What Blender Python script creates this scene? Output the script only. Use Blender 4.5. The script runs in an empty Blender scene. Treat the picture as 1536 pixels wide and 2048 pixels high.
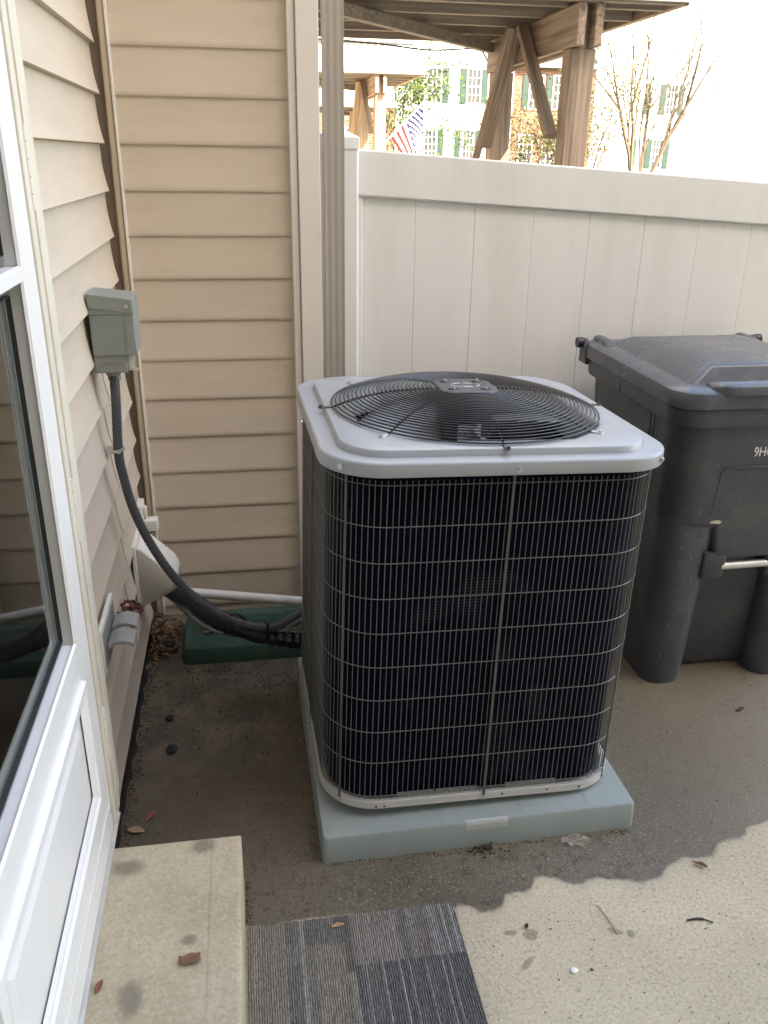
import bpy, bmesh, math, random
from mathutils import Vector, Matrix, Euler
R = math.radians
SC = bpy.context.scene
COL = SC.collection

# ------------------------------------------------------------------ camera
cam_d = bpy.data.cameras.new('camera')
cam = bpy.data.objects.new('camera', cam_d)
COL.objects.link(cam)
cam_d.sensor_fit = 'VERTICAL'
cam_d.sensor_height = 36.0
cam_d.sensor_width = 27.0
cam_d.lens = 1695.0 / 2048.0 * 36.0
cam_d.clip_start = 0.02
cam_d.clip_end = 900
yaw, pit, rol = R(9.51), R(-22.77), R(0.883)
fw = Vector((math.sin(yaw) * math.cos(pit), math.cos(yaw) * math.cos(pit), math.sin(pit)))
r0 = Vector((math.cos(yaw), -math.sin(yaw), 0))
u0 = r0.cross(fw)
rt = r0 * math.cos(rol) + u0 * math.sin(rol)
up = -r0 * math.sin(rol) + u0 * math.cos(rol)
cam.matrix_world = Matrix(((rt.x, up.x, -fw.x, 0), (rt.y, up.y, -fw.y, 0), (rt.z, up.z, -fw.z, 1.55), (0, 0, 0, 1)))
SC.camera = cam

# ------------------------------------------------------------------ sky, sun, exposure
SUN = Vector((0.42, -0.64, 0.64)).normalized()
elev = math.asin(SUN.z)
world = bpy.data.worlds.new('World')
SC.world = world
world.use_nodes = True
wn = world.node_tree
for n in list(wn.nodes): wn.nodes.remove(n)
sky = wn.nodes.new('ShaderNodeTexSky')
sky.sky_type = 'NISHITA'
sky.sun_disc = False
sky.sun_elevation = elev
sky.sun_rotation = math.atan2(SUN.x, SUN.y)
sky.air_density = 1.0
sky.dust_density = 2.0
sky.ozone_density = 1.0
bg = wn.nodes.new('ShaderNodeBackground')
bg.inputs['Strength'].default_value = 0.15
wo = wn.nodes.new('ShaderNodeOutputWorld')
wn.links.new(sky.outputs[0], bg.inputs[0])
wn.links.new(bg.outputs[0], wo.inputs[0])
sun_d = bpy.data.lights.new('sun', 'SUN')
sun_d.energy = 2.6
sun_d.angle = R(0.5)
sun_d.color = (1.0, 0.95, 0.87)
sun = bpy.data.objects.new('sun', sun_d)
COL.objects.link(sun)
sun.rotation_euler = SUN.to_track_quat('Z', 'Y').to_euler()
sun.location = (-4, -10, 14)
SC.view_settings.view_transform = 'Standard'
SC.view_settings.look = 'None'
SC.view_settings.gamma = 1.0
SC.view_settings.use_curve_mapping = False
SC.view_settings.exposure = 2.98
SC.view_settings.use_white_balance = True
SC.view_settings.white_balance_temperature = 7900
SC.view_settings.white_balance_tint = 11
SC.render.engine = 'CYCLES'

# ------------------------------------------------------------------ materials
def nodes_of(m):
    m.use_nodes = True
    nt = m.node_tree
    return nt, nt.nodes['Principled BSDF']

def inp(b, name, v):
    if name in b.inputs: b.inputs[name].default_value = v

def mat(name, col, rough=0.6, metal=0.0, spec=0.5, var=0.0, vscale=6.0, bump=0.0, bscale=60.0,
        stretch=(1, 1, 1), dirt=None, dirt_scale=3.0, dirt_amt=0.5, coat=0.0, rvar=0.0):
    m = bpy.data.materials.new(name)
    nt, b = nodes_of(m)
    N, L = nt.nodes, nt.links
    c = (*col, 1)
    b.inputs['Base Color'].default_value = c
    b.inputs['Roughness'].default_value = rough
    b.inputs['Metallic'].default_value = metal
    inp(b, 'Specular IOR Level', spec)
    inp(b, 'Coat Weight', coat)
    tc = N.new('ShaderNodeTexCoord')
    mp = N.new('ShaderNodeMapping')
    mp.inputs['Scale'].default_value = stretch
    L.new(tc.outputs['Object'], mp.inputs['Vector'])
    out = None
    if var > 0:
        nz = N.new('ShaderNodeTexNoise'); nz.inputs['Scale'].default_value = vscale
        nz.inputs['Detail'].default_value = 6; nz.inputs['Roughness'].default_value = 0.65
        L.new(mp.outputs[0], nz.inputs['Vector'])
        rp = N.new('ShaderNodeValToRGB')
        rp.color_ramp.elements[0].position = 0.3; rp.color_ramp.elements[1].position = 0.7
        rp.color_ramp.elements[0].color = tuple(max(0, x * (1 - var)) for x in col) + (1,)
        rp.color_ramp.elements[1].color = tuple(min(1, x * (1 + var)) for x in col) + (1,)
        L.new(nz.outputs['Fac'], rp.inputs[0])
        out = rp.outputs[0]
        if rvar > 0:
            mr = N.new('ShaderNodeMapRange')
            mr.inputs['From Min'].default_value = 0.3; mr.inputs['From Max'].default_value = 0.7
            mr.inputs['To Min'].default_value = rough - rvar; mr.inputs['To Max'].default_value = rough + rvar
            L.new(nz.outputs['Fac'], mr.inputs['Value']); L.new(mr.outputs[0], b.inputs['Roughness'])
    if dirt is not None:
        nd = N.new('ShaderNodeTexNoise'); nd.inputs['Scale'].default_value = dirt_scale
        nd.inputs['Detail'].default_value = 8; nd.inputs['Roughness'].default_value = 0.7
        L.new(mp.outputs[0], nd.inputs['Vector'])
        rd = N.new('ShaderNodeMapRange')
        rd.inputs['From Min'].default_value = 0.5; rd.inputs['From Max'].default_value = 0.75
        rd.inputs['To Min'].default_value = 0; rd.inputs['To Max'].default_value = dirt_amt
        L.new(nd.outputs['Fac'], rd.inputs['Value'])
        mx = N.new('ShaderNodeMixRGB')
        L.new(rd.outputs[0], mx.inputs[0])
        if out is not None: L.new(out, mx.inputs[1])
        else: mx.inputs[1].default_value = c
        mx.inputs[2].default_value = (*dirt, 1)
        out = mx.outputs[0]
    if out is not None: L.new(out, b.inputs['Base Color'])
    if bump > 0:
        nb = N.new('ShaderNodeTexNoise'); nb.inputs['Scale'].default_value = bscale
        nb.inputs['Detail'].default_value = 5
        L.new(mp.outputs[0], nb.inputs['Vector'])
        bp = N.new('ShaderNodeBump'); bp.inputs['Strength'].default_value = bump
        bp.inputs['Distance'].default_value = 0.002
        L.new(nb.outputs['Fac'], bp.inputs['Height'])
        L.new(bp.outputs[0], b.inputs['Normal'])
    return m

M = {}
M['siding_left'] = M['siding'] = mat('vinyl_siding', (0.57, 0.482, 0.383), 0.55, var=0.05, vscale=2.5, bump=0.12, bscale=45,
                  stretch=(1, 1, 6), dirt=(0.30, 0.25, 0.19), dirt_scale=2.2, dirt_amt=0.22)
M['trim'] = mat('vinyl_trim', (0.70, 0.65, 0.59), 0.5, var=0.04, vscale=3, dirt=(0.36, 0.32, 0.26), dirt_scale=2.5, dirt_amt=0.25)
M['corner_trim'] = mat('vinyl_corner_trim', (0.52, 0.435, 0.33), 0.5, var=0.05, vscale=3, dirt=(0.3, 0.25, 0.18), dirt_scale=3, dirt_amt=0.3)
M['downspout'] = mat('painted_downspout', (0.36, 0.32, 0.275), 0.42, var=0.05, vscale=3, dirt=(0.3, 0.26, 0.2), dirt_scale=4, dirt_amt=0.3)
M['fence'] = mat('white_vinyl_fence', (0.765, 0.76, 0.74), 0.42, var=0.03, vscale=2, bump=0.03, bscale=20,
                 dirt=(0.56, 0.53, 0.46), dirt_scale=1.6, dirt_amt=0.35, stretch=(3.0, 3.0, 0.6))
M['door_white'] = mat('white_door_paint', (0.80, 0.79, 0.77), 0.32, var=0.02, vscale=4, dirt=(0.6, 0.57, 0.5), dirt_scale=5, dirt_amt=0.25, bump=0.03, bscale=30)
M['door_almond'] = mat('almond_door_trim', (0.70, 0.65, 0.55), 0.4, var=0.04, vscale=5, dirt=(0.45, 0.38, 0.28), dirt_scale=6, dirt_amt=0.3)
M['gasket'] = mat('black_gasket', (0.012, 0.013, 0.016), 0.5)
M['interior'] = mat('dark_room', (0.10, 0.105, 0.11), 0.7, var=0.2, vscale=3)
M['inner_door'] = mat('inner_door_paint', (0.42, 0.42, 0.42), 0.5)
M['ac_paint'] = mat('grey_metal_paint', (0.335, 0.355, 0.38), 0.34, var=0.03, vscale=9, coat=0.08, dirt=(0.34, 0.34, 0.32), dirt_scale=7, dirt_amt=0.25, bump=0.015, bscale=25)
M['ac_rail'] = mat('grey_rail_paint', (0.46, 0.455, 0.43), 0.38, var=0.04, vscale=9)
M['wire'] = mat('grey_coated_wire', (0.115, 0.113, 0.106), 0.38, spec=0.6)
M['guard'] = mat('black_guard_wire', (0.020, 0.019, 0.023), 0.30, spec=0.5)
M['strap'] = mat('grey_strap', (0.085, 0.085, 0.08), 0.4)
M['steel'] = mat('zinc_bolt', (0.6, 0.6, 0.6), 0.28, metal=0.9, var=0.2, vscale=80)
M['fan'] = mat('grey_fan_blade', (0.30, 0.33, 0.37), 0.28, var=0.1, vscale=8)
M['motor'] = mat('black_motor', (0.015, 0.015, 0.018), 0.4)
M['white_label'] = mat('white_label', (0.72, 0.73, 0.74), 0.4, var=0.05, vscale=30)
M['ink'] = mat('dark_print', (0.06, 0.06, 0.07), 0.6)
M['pad'] = mat('green_grey_plastic', (0.265, 0.305, 0.30), 0.42, var=0.07, vscale=7, bump=0.04, bscale=40, dirt=(0.20, 0.20, 0.17), dirt_scale=5, dirt_amt=0.35)
M['bin'] = mat('charcoal_bin_plastic', (0.060, 0.067, 0.081), 0.40, var=0.12, vscale=7, bump=0.15, bscale=220, dirt=(0.13, 0.125, 0.115), dirt_scale=7, dirt_amt=0.55)
M['bin_lid'] = mat('charcoal_lid_plastic', (0.080, 0.087, 0.104), 0.27, var=0.18, vscale=5, bump=0.10, bscale=140, dirt=(0.13, 0.13, 0.13), dirt_scale=8, dirt_amt=0.4, rvar=0.08)
M['bar'] = mat('galvanised_bar', (0.6, 0.59, 0.54), 0.35, metal=0.4, var=0.1, vscale=20)
M['letter'] = mat('white_print', (0.75, 0.75, 0.73), 0.6)
M['chip'] = mat('cream_print', (0.62, 0.60, 0.55), 0.6)
M['box_grey'] = mat('grey_box_paint', (0.225, 0.245, 0.225), 0.42, var=0.05, vscale=20, dirt=(0.15, 0.15, 0.12), dirt_scale=12, dirt_amt=0.3)
M['conduit'] = mat('grey_conduit', (0.060, 0.066, 0.072), 0.42, var=0.1, vscale=30)
M['foam'] = mat('black_foam_sleeve', (0.008, 0.009, 0.013), 0.45, bump=0.3, bscale=25)
M['tape'] = mat('black_tape', (0.008, 0.008, 0.01), 0.25, bump=0.4, bscale=60)
M['cable'] = mat('grey_cable', (0.16, 0.16, 0.14), 0.5)
M['pvc'] = mat('dirty_white_pvc', (0.66, 0.63, 0.58), 0.4, var=0.1, vscale=9, dirt=(0.36, 0.32, 0.26), dirt_scale=8, dirt_amt=0.5)
M['green'] = mat('green_plastic', (0.016, 0.066, 0.044), 0.5, var=0.15, vscale=8, bump=0.1, bscale=50, dirt=(0.09, 0.10, 0.07), dirt_scale=6, dirt_amt=0.5)
M['hood'] = mat('white_hood_plastic', (0.68, 0.67, 0.60), 0.4, var=0.03, dirt=(0.45, 0.43, 0.36), dirt_scale=8, dirt_amt=0.3)
M['cover_grey'] = mat('grey_outlet_cover', (0.25, 0.255, 0.245), 0.45, var=0.05, vscale=20)
M['rust'] = mat('rusty_red_iron', (0.075, 0.016, 0.012), 0.7, var=0.4, vscale=60, bump=0.5, bscale=120)
M['brass'] = mat('dull_brass', (0.10, 0.075, 0.05), 0.6, var=0.3, vscale=50)
M['leaf_brown'] = mat('dry_brown_leaf', (0.20, 0.105, 0.055), 0.8, var=0.3, vscale=40)
M['leaf_tan'] = mat('dry_tan_leaf', (0.30, 0.20, 0.11), 0.8, var=0.3, vscale=40)
M['leaf_red'] = mat('dry_reddish_leaf', (0.26, 0.10, 0.05), 0.8, var=0.3, vscale=40)
M['leaf_dark'] = mat('rotting_dark_leaf', (0.055, 0.035, 0.025), 0.8, var=0.4, vscale=40)
M['stone_dark'] = mat('dark_stone', (0.02, 0.02, 0.02), 0.8, var=0.3, vscale=60)
M['stone_white'] = mat('white_chip', (0.8, 0.8, 0.78), 0.6)
M['straw'] = mat('dry_straw', (0.45, 0.38, 0.24), 0.8)
M['grit_dark'] = mat('dark_grit', (0.05, 0.042, 0.034), 0.9)
M['grit_pale'] = mat('pale_grit', (0.62, 0.57, 0.48), 0.8)
M['film'] = mat('clear_film_scrap', (0.45, 0.40, 0.32), 0.2)
M['film'].node_tree.nodes['Principled BSDF'].inputs['Alpha'].default_value = 0.35
M['deck_white'] = mat('white_deck_paint', (0.80, 0.80, 0.78), 0.5, var=0.02)
M['slot'] = mat('sweep_and_gap_shade', (0.05, 0.06, 0.06), 0.5)
M['shutter'] = mat('green_shutter_paint', (0.007, 0.036, 0.027), 0.5)
M['house_white'] = mat('white_house_siding', (0.80, 0.79, 0.75), 0.6)
M['cream_band'] = mat('cream_trim', (0.72, 0.66, 0.5), 0.6)
M['roof'] = mat('grey_shingles', (0.12, 0.115, 0.11), 0.9, var=0.2, vscale=4)
M['window_frame'] = mat('white_window_paint', (0.8, 0.8, 0.8), 0.5)
M['pane'] = mat('far_window_glass', (0.055, 0.06, 0.065), 0.5, spec=0.2)
M['bark'] = mat('grey_brown_bark', (0.115, 0.088, 0.062), 0.9, var=0.3, vscale=8, bump=0.5, bscale=30)
M['leaves_green'] = mat('spring_green_leaves', (0.075, 0.12, 0.02), 0.6, var=0.4, vscale=3)
M['leaves_yellow'] = mat('yellow_green_leaves', (0.115, 0.105, 0.028), 0.6, var=0.4, vscale=3)
M['buds'] = mat('pale_leaf_buds', (0.16, 0.12, 0.05), 0.7, var=0.3, vscale=4)
M['flag_red'] = mat('flag_red', (0.17, 0.004, 0.008), 0.8)
M['flag_white'] = mat('flag_white', (0.66, 0.66, 0.66), 0.8)
M['flag_blue'] = mat('flag_blue', (0.006, 0.010, 0.07), 0.8)
M['black_wire'] = mat('black_wire', (0.03, 0.03, 0.03), 0.5)
M['grass'] = mat('lawn', (0.07, 0.10, 0.03), 0.9, var=0.4, vscale=1.2, bump=0.6, bscale=30)
M['soil_edge'] = mat('dark_wet_soil', (0.018, 0.016, 0.014), 0.7, var=0.4, vscale=40, bump=0.8, bscale=80)

def glass_mat():
    m = bpy.data.materials.new('door_glass')
    nt, b = nodes_of(m)
    b.inputs['Base Color'].default_value = (0.75, 0.8, 0.82, 1)
    b.inputs['Roughness'].default_value = 0.02
    inp(b, 'Transmission Weight', 1.0)
    b.inputs['IOR'].default_value = 1.45
    return m
M['glass'] = glass_mat()

def wood_mat(name, c1, c2, axis):
    """weathered wood: stretched grain along the given axis with ring knots"""
    m = bpy.data.materials.new(name)
    nt, b = nodes_of(m)
    N, L = nt.nodes, nt.links
    tc = N.new('ShaderNodeTexCoord'); mp = N.new('ShaderNodeMapping')
    s = [26, 26, 26]; s[axis] = 1.1
    mp.inputs['Scale'].default_value = s
    L.new(tc.outputs['Object'], mp.inputs['Vector'])
    n1 = N.new('ShaderNodeTexNoise'); n1.inputs['Scale'].default_value = 0.35; n1.inputs['Detail'].default_value = 2
    L.new(mp.outputs[0], n1.inputs['Vector'])
    mu = N.new('ShaderNodeMath'); mu.operation = 'MULTIPLY'; mu.inputs[1].default_value = 26
    L.new(n1.outputs['Fac'], mu.inputs[0])
    si = N.new('ShaderNodeMath'); si.operation = 'SINE'
    L.new(mu.outputs[0], si.inputs[0])
    n2 = N.new('ShaderNodeTexNoise'); n2.inputs['Scale'].default_value = 2.2; n2.inputs['Detail'].default_value = 8
    L.new(mp.outputs[0], n2.inputs['Vector'])
    ad = N.new('ShaderNodeMath'); ad.operation = 'MULTIPLY_ADD'; ad.inputs[1].default_value = 0.10
    L.new(si.outputs[0], ad.inputs[0]); L.new(n2.outputs['Fac'], ad.inputs[2])
    rp = N.new('ShaderNodeValToRGB')
    rp.color_ramp.elements[0].position = 0.25; rp.color_ramp.elements[0].color = (*c1, 1)
    rp.color_ramp.elements[1].position = 0.75; rp.color_ramp.elements[1].color = (*c2, 1)
    L.new(ad.outputs[0], rp.inputs[0]); L.new(rp.outputs[0], b.inputs['Base Color'])
    b.inputs['Roughness'].default_value = 0.85
    bp = N.new('ShaderNodeBump'); bp.inputs['Strength'].default_value = 0.35; bp.inputs['Distance'].default_value = 0.004
    L.new(ad.outputs[0], bp.inputs['Height']); L.new(bp.outputs[0], b.inputs['Normal'])
    return m
WA, WB = (0.155, 0.115, 0.086), (0.40, 0.315, 0.25)
M['wood_x'] = wood_mat('weathered_wood_lengthwise', (0.20, 0.172, 0.15), (0.34, 0.30, 0.265), 0)
M['wood_y'] = wood_mat('weathered_wood_girder', WA, WB, 1)
M['wood_z'] = wood_mat('weathered_wood_post', WA, WB, 2)

def brick_mat():
    m = bpy.data.materials.new('far_red_brick')
    nt, b = nodes_of(m)
    N, L = nt.nodes, nt.links
    tc = N.new('ShaderNodeTexCoord'); mp = N.new('ShaderNodeMapping')
    mp.inputs['Rotation'].default_value = (R(90), 0, 0)
    L.new(tc.outputs['Object'], mp.inputs['Vector'])
    br = N.new('ShaderNodeTexBrick')
    br.inputs['Scale'].default_value = 1.0
    br.inputs['Brick Width'].default_value = 0.23; br.inputs['Row Height'].default_value = 0.08
    br.inputs['Mortar Size'].default_value = 0.008
    br.inputs['Color1'].default_value = (0.22, 0.080, 0.055, 1); br.inputs['Color2'].default_value = (0.13, 0.04, 0.026, 1)
    br.inputs['Mortar'].default_value = (0.28, 0.22, 0.18, 1)
    L.new(mp.outputs[0], br.inputs['Vector']); L.new(br.outputs[0], b.inputs['Base Color'])
    b.inputs['Roughness'].default_value = 0.9
    return m
M['brick'] = brick_mat()

# boundary of the wet patch on the patio, metres (x, y)
WET = [(-0.40, 1.36), (0.33, 1.362), (0.39, 1.352), (0.42, 1.366), (0.47, 1.338), (0.505, 1.345), (0.53, 1.378), (0.58, 1.385), (0.615, 1.415), (0.645, 1.410),
       (0.70, 1.388), (0.735, 1.398), (0.79, 1.385), (0.85, 1.372), (0.89, 1.375), (0.935, 1.405), (0.97, 1.418), (1.03, 1.416), (1.06, 1.425), (1.10, 1.455),
       (1.16, 1.462), (1.20, 1.492), (1.26, 1.515), (1.34, 1.57), (1.45, 1.60), (1.6, 1.70), (1.9, 1.78)]

def concrete_mat():
    m = bpy.data.materials.new('patio_concrete')
    nt, b = nodes_of(m)
    N, L = nt.nodes, nt.links
    tc = N.new('ShaderNodeTexCoord')
    P = tc.outputs['Object']
    sx = N.new('ShaderNodeSeparateXYZ'); L.new(P, sx.inputs[0])
    def noise(scale, detail=4, rough=0.6, vec=P):
        n = N.new('ShaderNodeTexNoise'); n.inputs['Scale'].default_value = scale
        n.inputs['Detail'].default_value = detail; n.inputs['Roughness'].default_value = rough
        L.new(vec, n.inputs['Vector']); return n.outputs['Fac']
    def math_(op, a, c=None, d=None):
        n = N.new('ShaderNodeMath'); n.operation = op
        for i, v in enumerate((a, c, d)):
            if v is None: continue
            if isinstance(v, (int, float)): n.inputs[i].default_value = v
            else: L.new(v, n.inputs[i])
        return n.outputs[0]
    def rng(v, a, c, d=0.0, e=1.0, smooth=True):
        n = N.new('ShaderNodeMapRange')
        if smooth: n.interpolation_type = 'SMOOTHSTEP'
        n.inputs['From Min'].default_value = a; n.inputs['From Max'].default_value = c
        n.inputs['To Min'].default_value = d; n.inputs['To Max'].default_value = e
        L.new(v, n.inputs['Value']); return n.outputs[0]
    def mix(f, a, c):
        n = N.new('ShaderNodeMixRGB')
        if isinstance(f, float): n.inputs[0].default_value = f
        else: L.new(f, n.inputs[0])
        for i, v in ((1, a), (2, c)):
            if isinstance(v, tuple): n.inputs[i].default_value = (*v, 1)
            else: L.new(v, n.inputs[i])
        return n.outputs[0]
    # curve y = f(x), x in [-0.4, 1.9] -> [0, 1], y in [1.2, 2.0] -> [0, 1]
    fc = N.new('ShaderNodeFloatCurve')
    xs = rng(sx.outputs[0], -0.4, 1.9, 0, 1, False)
    cu = fc.mapping.curves[0]
    pts = [((x + 0.4) / 2.3, (y - 1.2) / 0.8) for x, y in WET]
    cu.points[0].location = pts[0]; cu.points[1].location = pts[-1]
    for p in pts[1:-1]: cu.points.new(*p)
    fc.mapping.update()
    L.new(xs, fc.inputs['Value'])
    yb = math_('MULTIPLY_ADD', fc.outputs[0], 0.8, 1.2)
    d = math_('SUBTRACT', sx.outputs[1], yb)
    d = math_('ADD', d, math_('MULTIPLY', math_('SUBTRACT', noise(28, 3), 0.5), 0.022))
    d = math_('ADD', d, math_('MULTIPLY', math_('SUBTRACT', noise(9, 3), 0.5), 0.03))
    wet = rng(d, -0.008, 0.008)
    # two wet spots on the dry part
    def spot(x, y, rx, ry, ang):
        mp = N.new('ShaderNodeMapping'); mp.vector_type = 'TEXTURE'
        mp.inputs['Location'].default_value = (x, y, 0); mp.inputs['Rotation'].default_value = (0, 0, ang)
        mp.inputs['Scale'].default_value = (rx, ry, 1)
        L.new(P, mp.inputs['Vector'])
        ln = N.new('ShaderNodeVectorMath'); ln.operation = 'LENGTH'; L.new(mp.outputs[0], ln.inputs[0])
        v = math_('ADD', ln.outputs['Value'], math_('MULTIPLY', math_('SUBTRACT', noise(45, 3), 0.5), 0.7))
        return rng(v, 1.05, 0.7)
    spots = spot(0.548, 1.268, 0.019, 0.016, 0)
    for a in ((0.735, 1.248, 0.020, 0.008, -0.5), (0.765, 1.236, 0.011, 0.010, 0.3), (0.505, 1.278, 0.018, 0.008, 0), (0.52, 1.20, 0.022, 0.008, 0.7), (1.27, 1.36, 0.04, 0.03, 0.2), (1.30, 1.29, 0.05, 0.02, 0.2)):
        spots = math_('MAXIMUM', spots, spot(*a))
    spots = math_('MULTIPLY', spots, 0.55)
    wetall = math_('MAXIMUM', wet, spots)
    # dirt deposit in the corner between wall and unit
    ddx = math_('MULTIPLY', rng(sx.outputs[0], 0.35, -0.1), rng(sx.outputs[1], 1.45, 1.75))
    soil = math_('MULTIPLY', ddx, rng(noise(5, 6, 0.7), 0.25, 0.6, 0.45, 1.0))
    sand = math_('MULTIPLY', math_('MULTIPLY', rng(sx.outputs[0], 0.25, 0.0), rng(sx.outputs[1], 1.75, 2.1)), rng(noise(9, 6, 0.75), 0.42, 0.6))
    n_big = noise(2.2, 5)
    n_fine = noise(125, 3, 0.7)
    n_mid = noise(34, 5, 0.7)
    dry = mix(rng(n_big, 0.3, 0.7), (0.44, 0.372, 0.258), (0.565, 0.488, 0.355))
    dry = mix(math_('MULTIPLY', rng(n_mid, 0.58, 0.72), 0.5), dry, (0.30, 0.26, 0.19))
    dry = mix(math_('MULTIPLY', rng(n_fine, 0.53, 0.66), 0.55), dry, (0.25, 0.215, 0.16))
    dry = mix(math_('MULTIPLY', rng(n_fine, 0.47, 0.36), 0.55), dry, (0.62, 0.565, 0.455))
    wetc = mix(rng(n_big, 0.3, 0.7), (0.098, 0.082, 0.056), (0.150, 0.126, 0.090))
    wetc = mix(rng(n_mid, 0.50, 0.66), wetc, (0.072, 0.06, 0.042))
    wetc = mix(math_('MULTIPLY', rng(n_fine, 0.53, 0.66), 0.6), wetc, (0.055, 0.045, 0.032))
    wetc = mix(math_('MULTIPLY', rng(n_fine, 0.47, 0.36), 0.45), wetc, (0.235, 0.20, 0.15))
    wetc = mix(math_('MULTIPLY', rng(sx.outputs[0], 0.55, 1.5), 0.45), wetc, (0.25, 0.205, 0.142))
    # pale aggregate specks
    vo = N.new('ShaderNodeTexVoronoi'); vo.inputs['Scale'].default_value = 190; L.new(P, vo.inputs['Vector'])
    sp = math_('MULTIPLY', rng(vo.outputs['Distance'], 0.26, 0.12), rng(noise(120, 2), 0.60, 0.66))
    sp = math_('MULTIPLY', sp, rng(sx.outputs[0], 0.0, 0.35, 0.1, 1.0))
    wetc = mix(math_('MULTIPLY', sp, 0.85), wetc, (0.58, 0.52, 0.42))
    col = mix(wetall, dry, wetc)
    # damp halo along the edge of the wet patch
    col = mix(math_('MULTIPLY', rng(d, -0.035, 0.0), math_('SUBTRACT', 1.0, wet)), col, mix(0.25, col, (0.27, 0.24, 0.18)))
    col = mix(math_('MULTIPLY', soil, 0.85), col, (0.070, 0.055, 0.040))
    col = mix(math_('MULTIPLY', sand, 0.55), col, (0.20, 0.16, 0.115))
    # dark drips
    vd = N.new('ShaderNodeTexVoronoi'); vd.inputs['Scale'].default_value = 16; L.new(P, vd.inputs['Vector'])
    col = mix(math_('MULTIPLY', rng(vd.outputs['Distance'], 0.085, 0.05), rng(noise(6, 2), 0.5, 0.56)), col, (0.06, 0.05, 0.04))
    L.new(col, b.inputs['Base Color'])
    rg = mix(wetall, (0.85, 0.85, 0.85), (0.52, 0.52, 0.52))
    L.new(rg, b.inputs['Roughness'])
    bp = N.new('ShaderNodeBump'); bp.inputs['Strength'].default_value = 0.8; bp.inputs['Distance'].default_value = 0.002
    hh = math_('ADD', math_('MULTIPLY', n_fine, 0.7), math_('MULTIPLY', n_mid, 0.6))
    L.new(hh, bp.inputs['Height']); L.new(bp.outputs[0], b.inputs['Normal'])
    return m
M['patio'] = concrete_mat()

def step_mat():
    m = bpy.data.materials.new('step_concrete')
    nt, b = nodes_of(m)
    N, L = nt.nodes, nt.links
    tc = N.new('ShaderNodeTexCoord'); P = tc.outputs['Object']
    def noise(scale, detail=5, rough=0.65):
        n = N.new('ShaderNodeTexNoise'); n.inputs['Scale'].default_value = scale
        n.inputs['Detail'].default_value = detail; n.inputs['Roughness'].default_value = rough
        L.new(P, n.inputs['Vector']); return n.outputs['Fac']
    def rng(v, a, c, d=0.0, e=1.0):
        n = N.new('ShaderNodeMapRange'); n.interpolation_type = 'SMOOTHSTEP'
        n.inputs['From Min'].default_value = a; n.inputs['From Max'].default_value = c
        n.inputs['To Min'].default_value = d; n.inputs['To Max'].default_value = e
        L.new(v, n.inputs['Value']); return n.outputs[0]
    def mix(f, a, c):
        n = N.new('ShaderNodeMixRGB'); L.new(f, n.inputs[0])
        for i, v in ((1, a), (2, c)):
            if isinstance(v, tuple): n.inputs[i].default_value = (*v, 1)
            else: L.new(v, n.inputs[i])
        return n.outputs[0]
    col = mix(rng(noise(5), 0.3, 0.7), (0.40, 0.33, 0.222), (0.50, 0.425, 0.305))
    def part(v, k):
        n = N.new('ShaderNodeMath'); n.operation = 'MULTIPLY'; n.inputs[1].default_value = k
        L.new(v, n.inputs[0]); return n.outputs[0]
    col = mix(part(rng(noise(130, 3), 0.53, 0.66), 0.45), col, (0.29, 0.245, 0.175))
    col = mix(part(rng(noise(40, 4), 0.55, 0.72), 0.35), col, (0.30, 0.26, 0.19))
    col = mix(part(rng(noise(130, 3), 0.46, 0.36), 0.45), col, (0.57, 0.515, 0.41))
    def spot(x, y, rx, ry):
        mp = N.new('ShaderNodeMapping'); mp.vector_type = 'TEXTURE'
        mp.inputs['Location'].default_value = (x, y, 0.0); mp.inputs['Scale'].default_value = (rx, ry, 50)
        L.new(P, mp.inputs['Vector'])
        ln = N.new('ShaderNodeVectorMath'); ln.operation = 'LENGTH'; L.new(mp.outputs[0], ln.inputs[0])
        a = N.new('ShaderNodeMath'); a.operation = 'MULTIPLY_ADD'; a.inputs[1].default_value = 0.9
        L.new(noise(22, 4), a.inputs[0]); L.new(ln.outputs['Value'], a.inputs[2])
        return rng(a.outputs[0], 1.5, 0.8, 0, 0.75)
    for a in ((0.055, 0.97, 0.035, 0.030), (0.035, 0.73, 0.022, 0.016), (-0.10, 0.93, 0.05, 0.03), (-0.06, 0.62, 0.03, 0.05)):
        col = mix(spot(*a), col, (0.17, 0.148, 0.112))
    L.new(col, b.inputs['Base Color'])
    b.inputs['Roughness'].default_value = 0.9
    bp = N.new('ShaderNodeBump'); bp.inputs['Strength'].default_value = 0.55; bp.inputs['Distance'].default_value = 0.002
    L.new(noise(120, 4), bp.inputs['Height']); L.new(bp.outputs[0], b.inputs['Normal'])
    return m
M['step'] = step_mat()

def attr_mat(name, rough, attr='tint', bump=0.0, bscale=300):
    m = bpy.data.materials.new(name)
    nt, b = nodes_of(m)
    a = nt.nodes.new('ShaderNodeAttribute'); a.attribute_name = attr
    nt.links.new(a.outputs['Color'], b.inputs['Base Color'])
    b.inputs['Roughness'].default_value = rough
    inp(b, 'Specular IOR Level', 0.1)
    if bump:
        tc = nt.nodes.new('ShaderNodeTexCoord')
        n = nt.nodes.new('ShaderNodeTexNoise'); n.inputs['Scale'].default_value = bscale
        nt.links.new(tc.outputs['Object'], n.inputs['Vector'])
        bp = nt.nodes.new('ShaderNodeBump'); bp.inputs['Strength'].default_value = bump; bp.inputs['Distance'].default_value = 0.002
        nt.links.new(n.outputs['Fac'], bp.inputs['Height']); nt.links.new(bp.outputs[0], b.inputs['Normal'])
    return m
M['carpet'] = attr_mat('carpet_loops', 0.95, bump=0.8, bscale=260)

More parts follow.
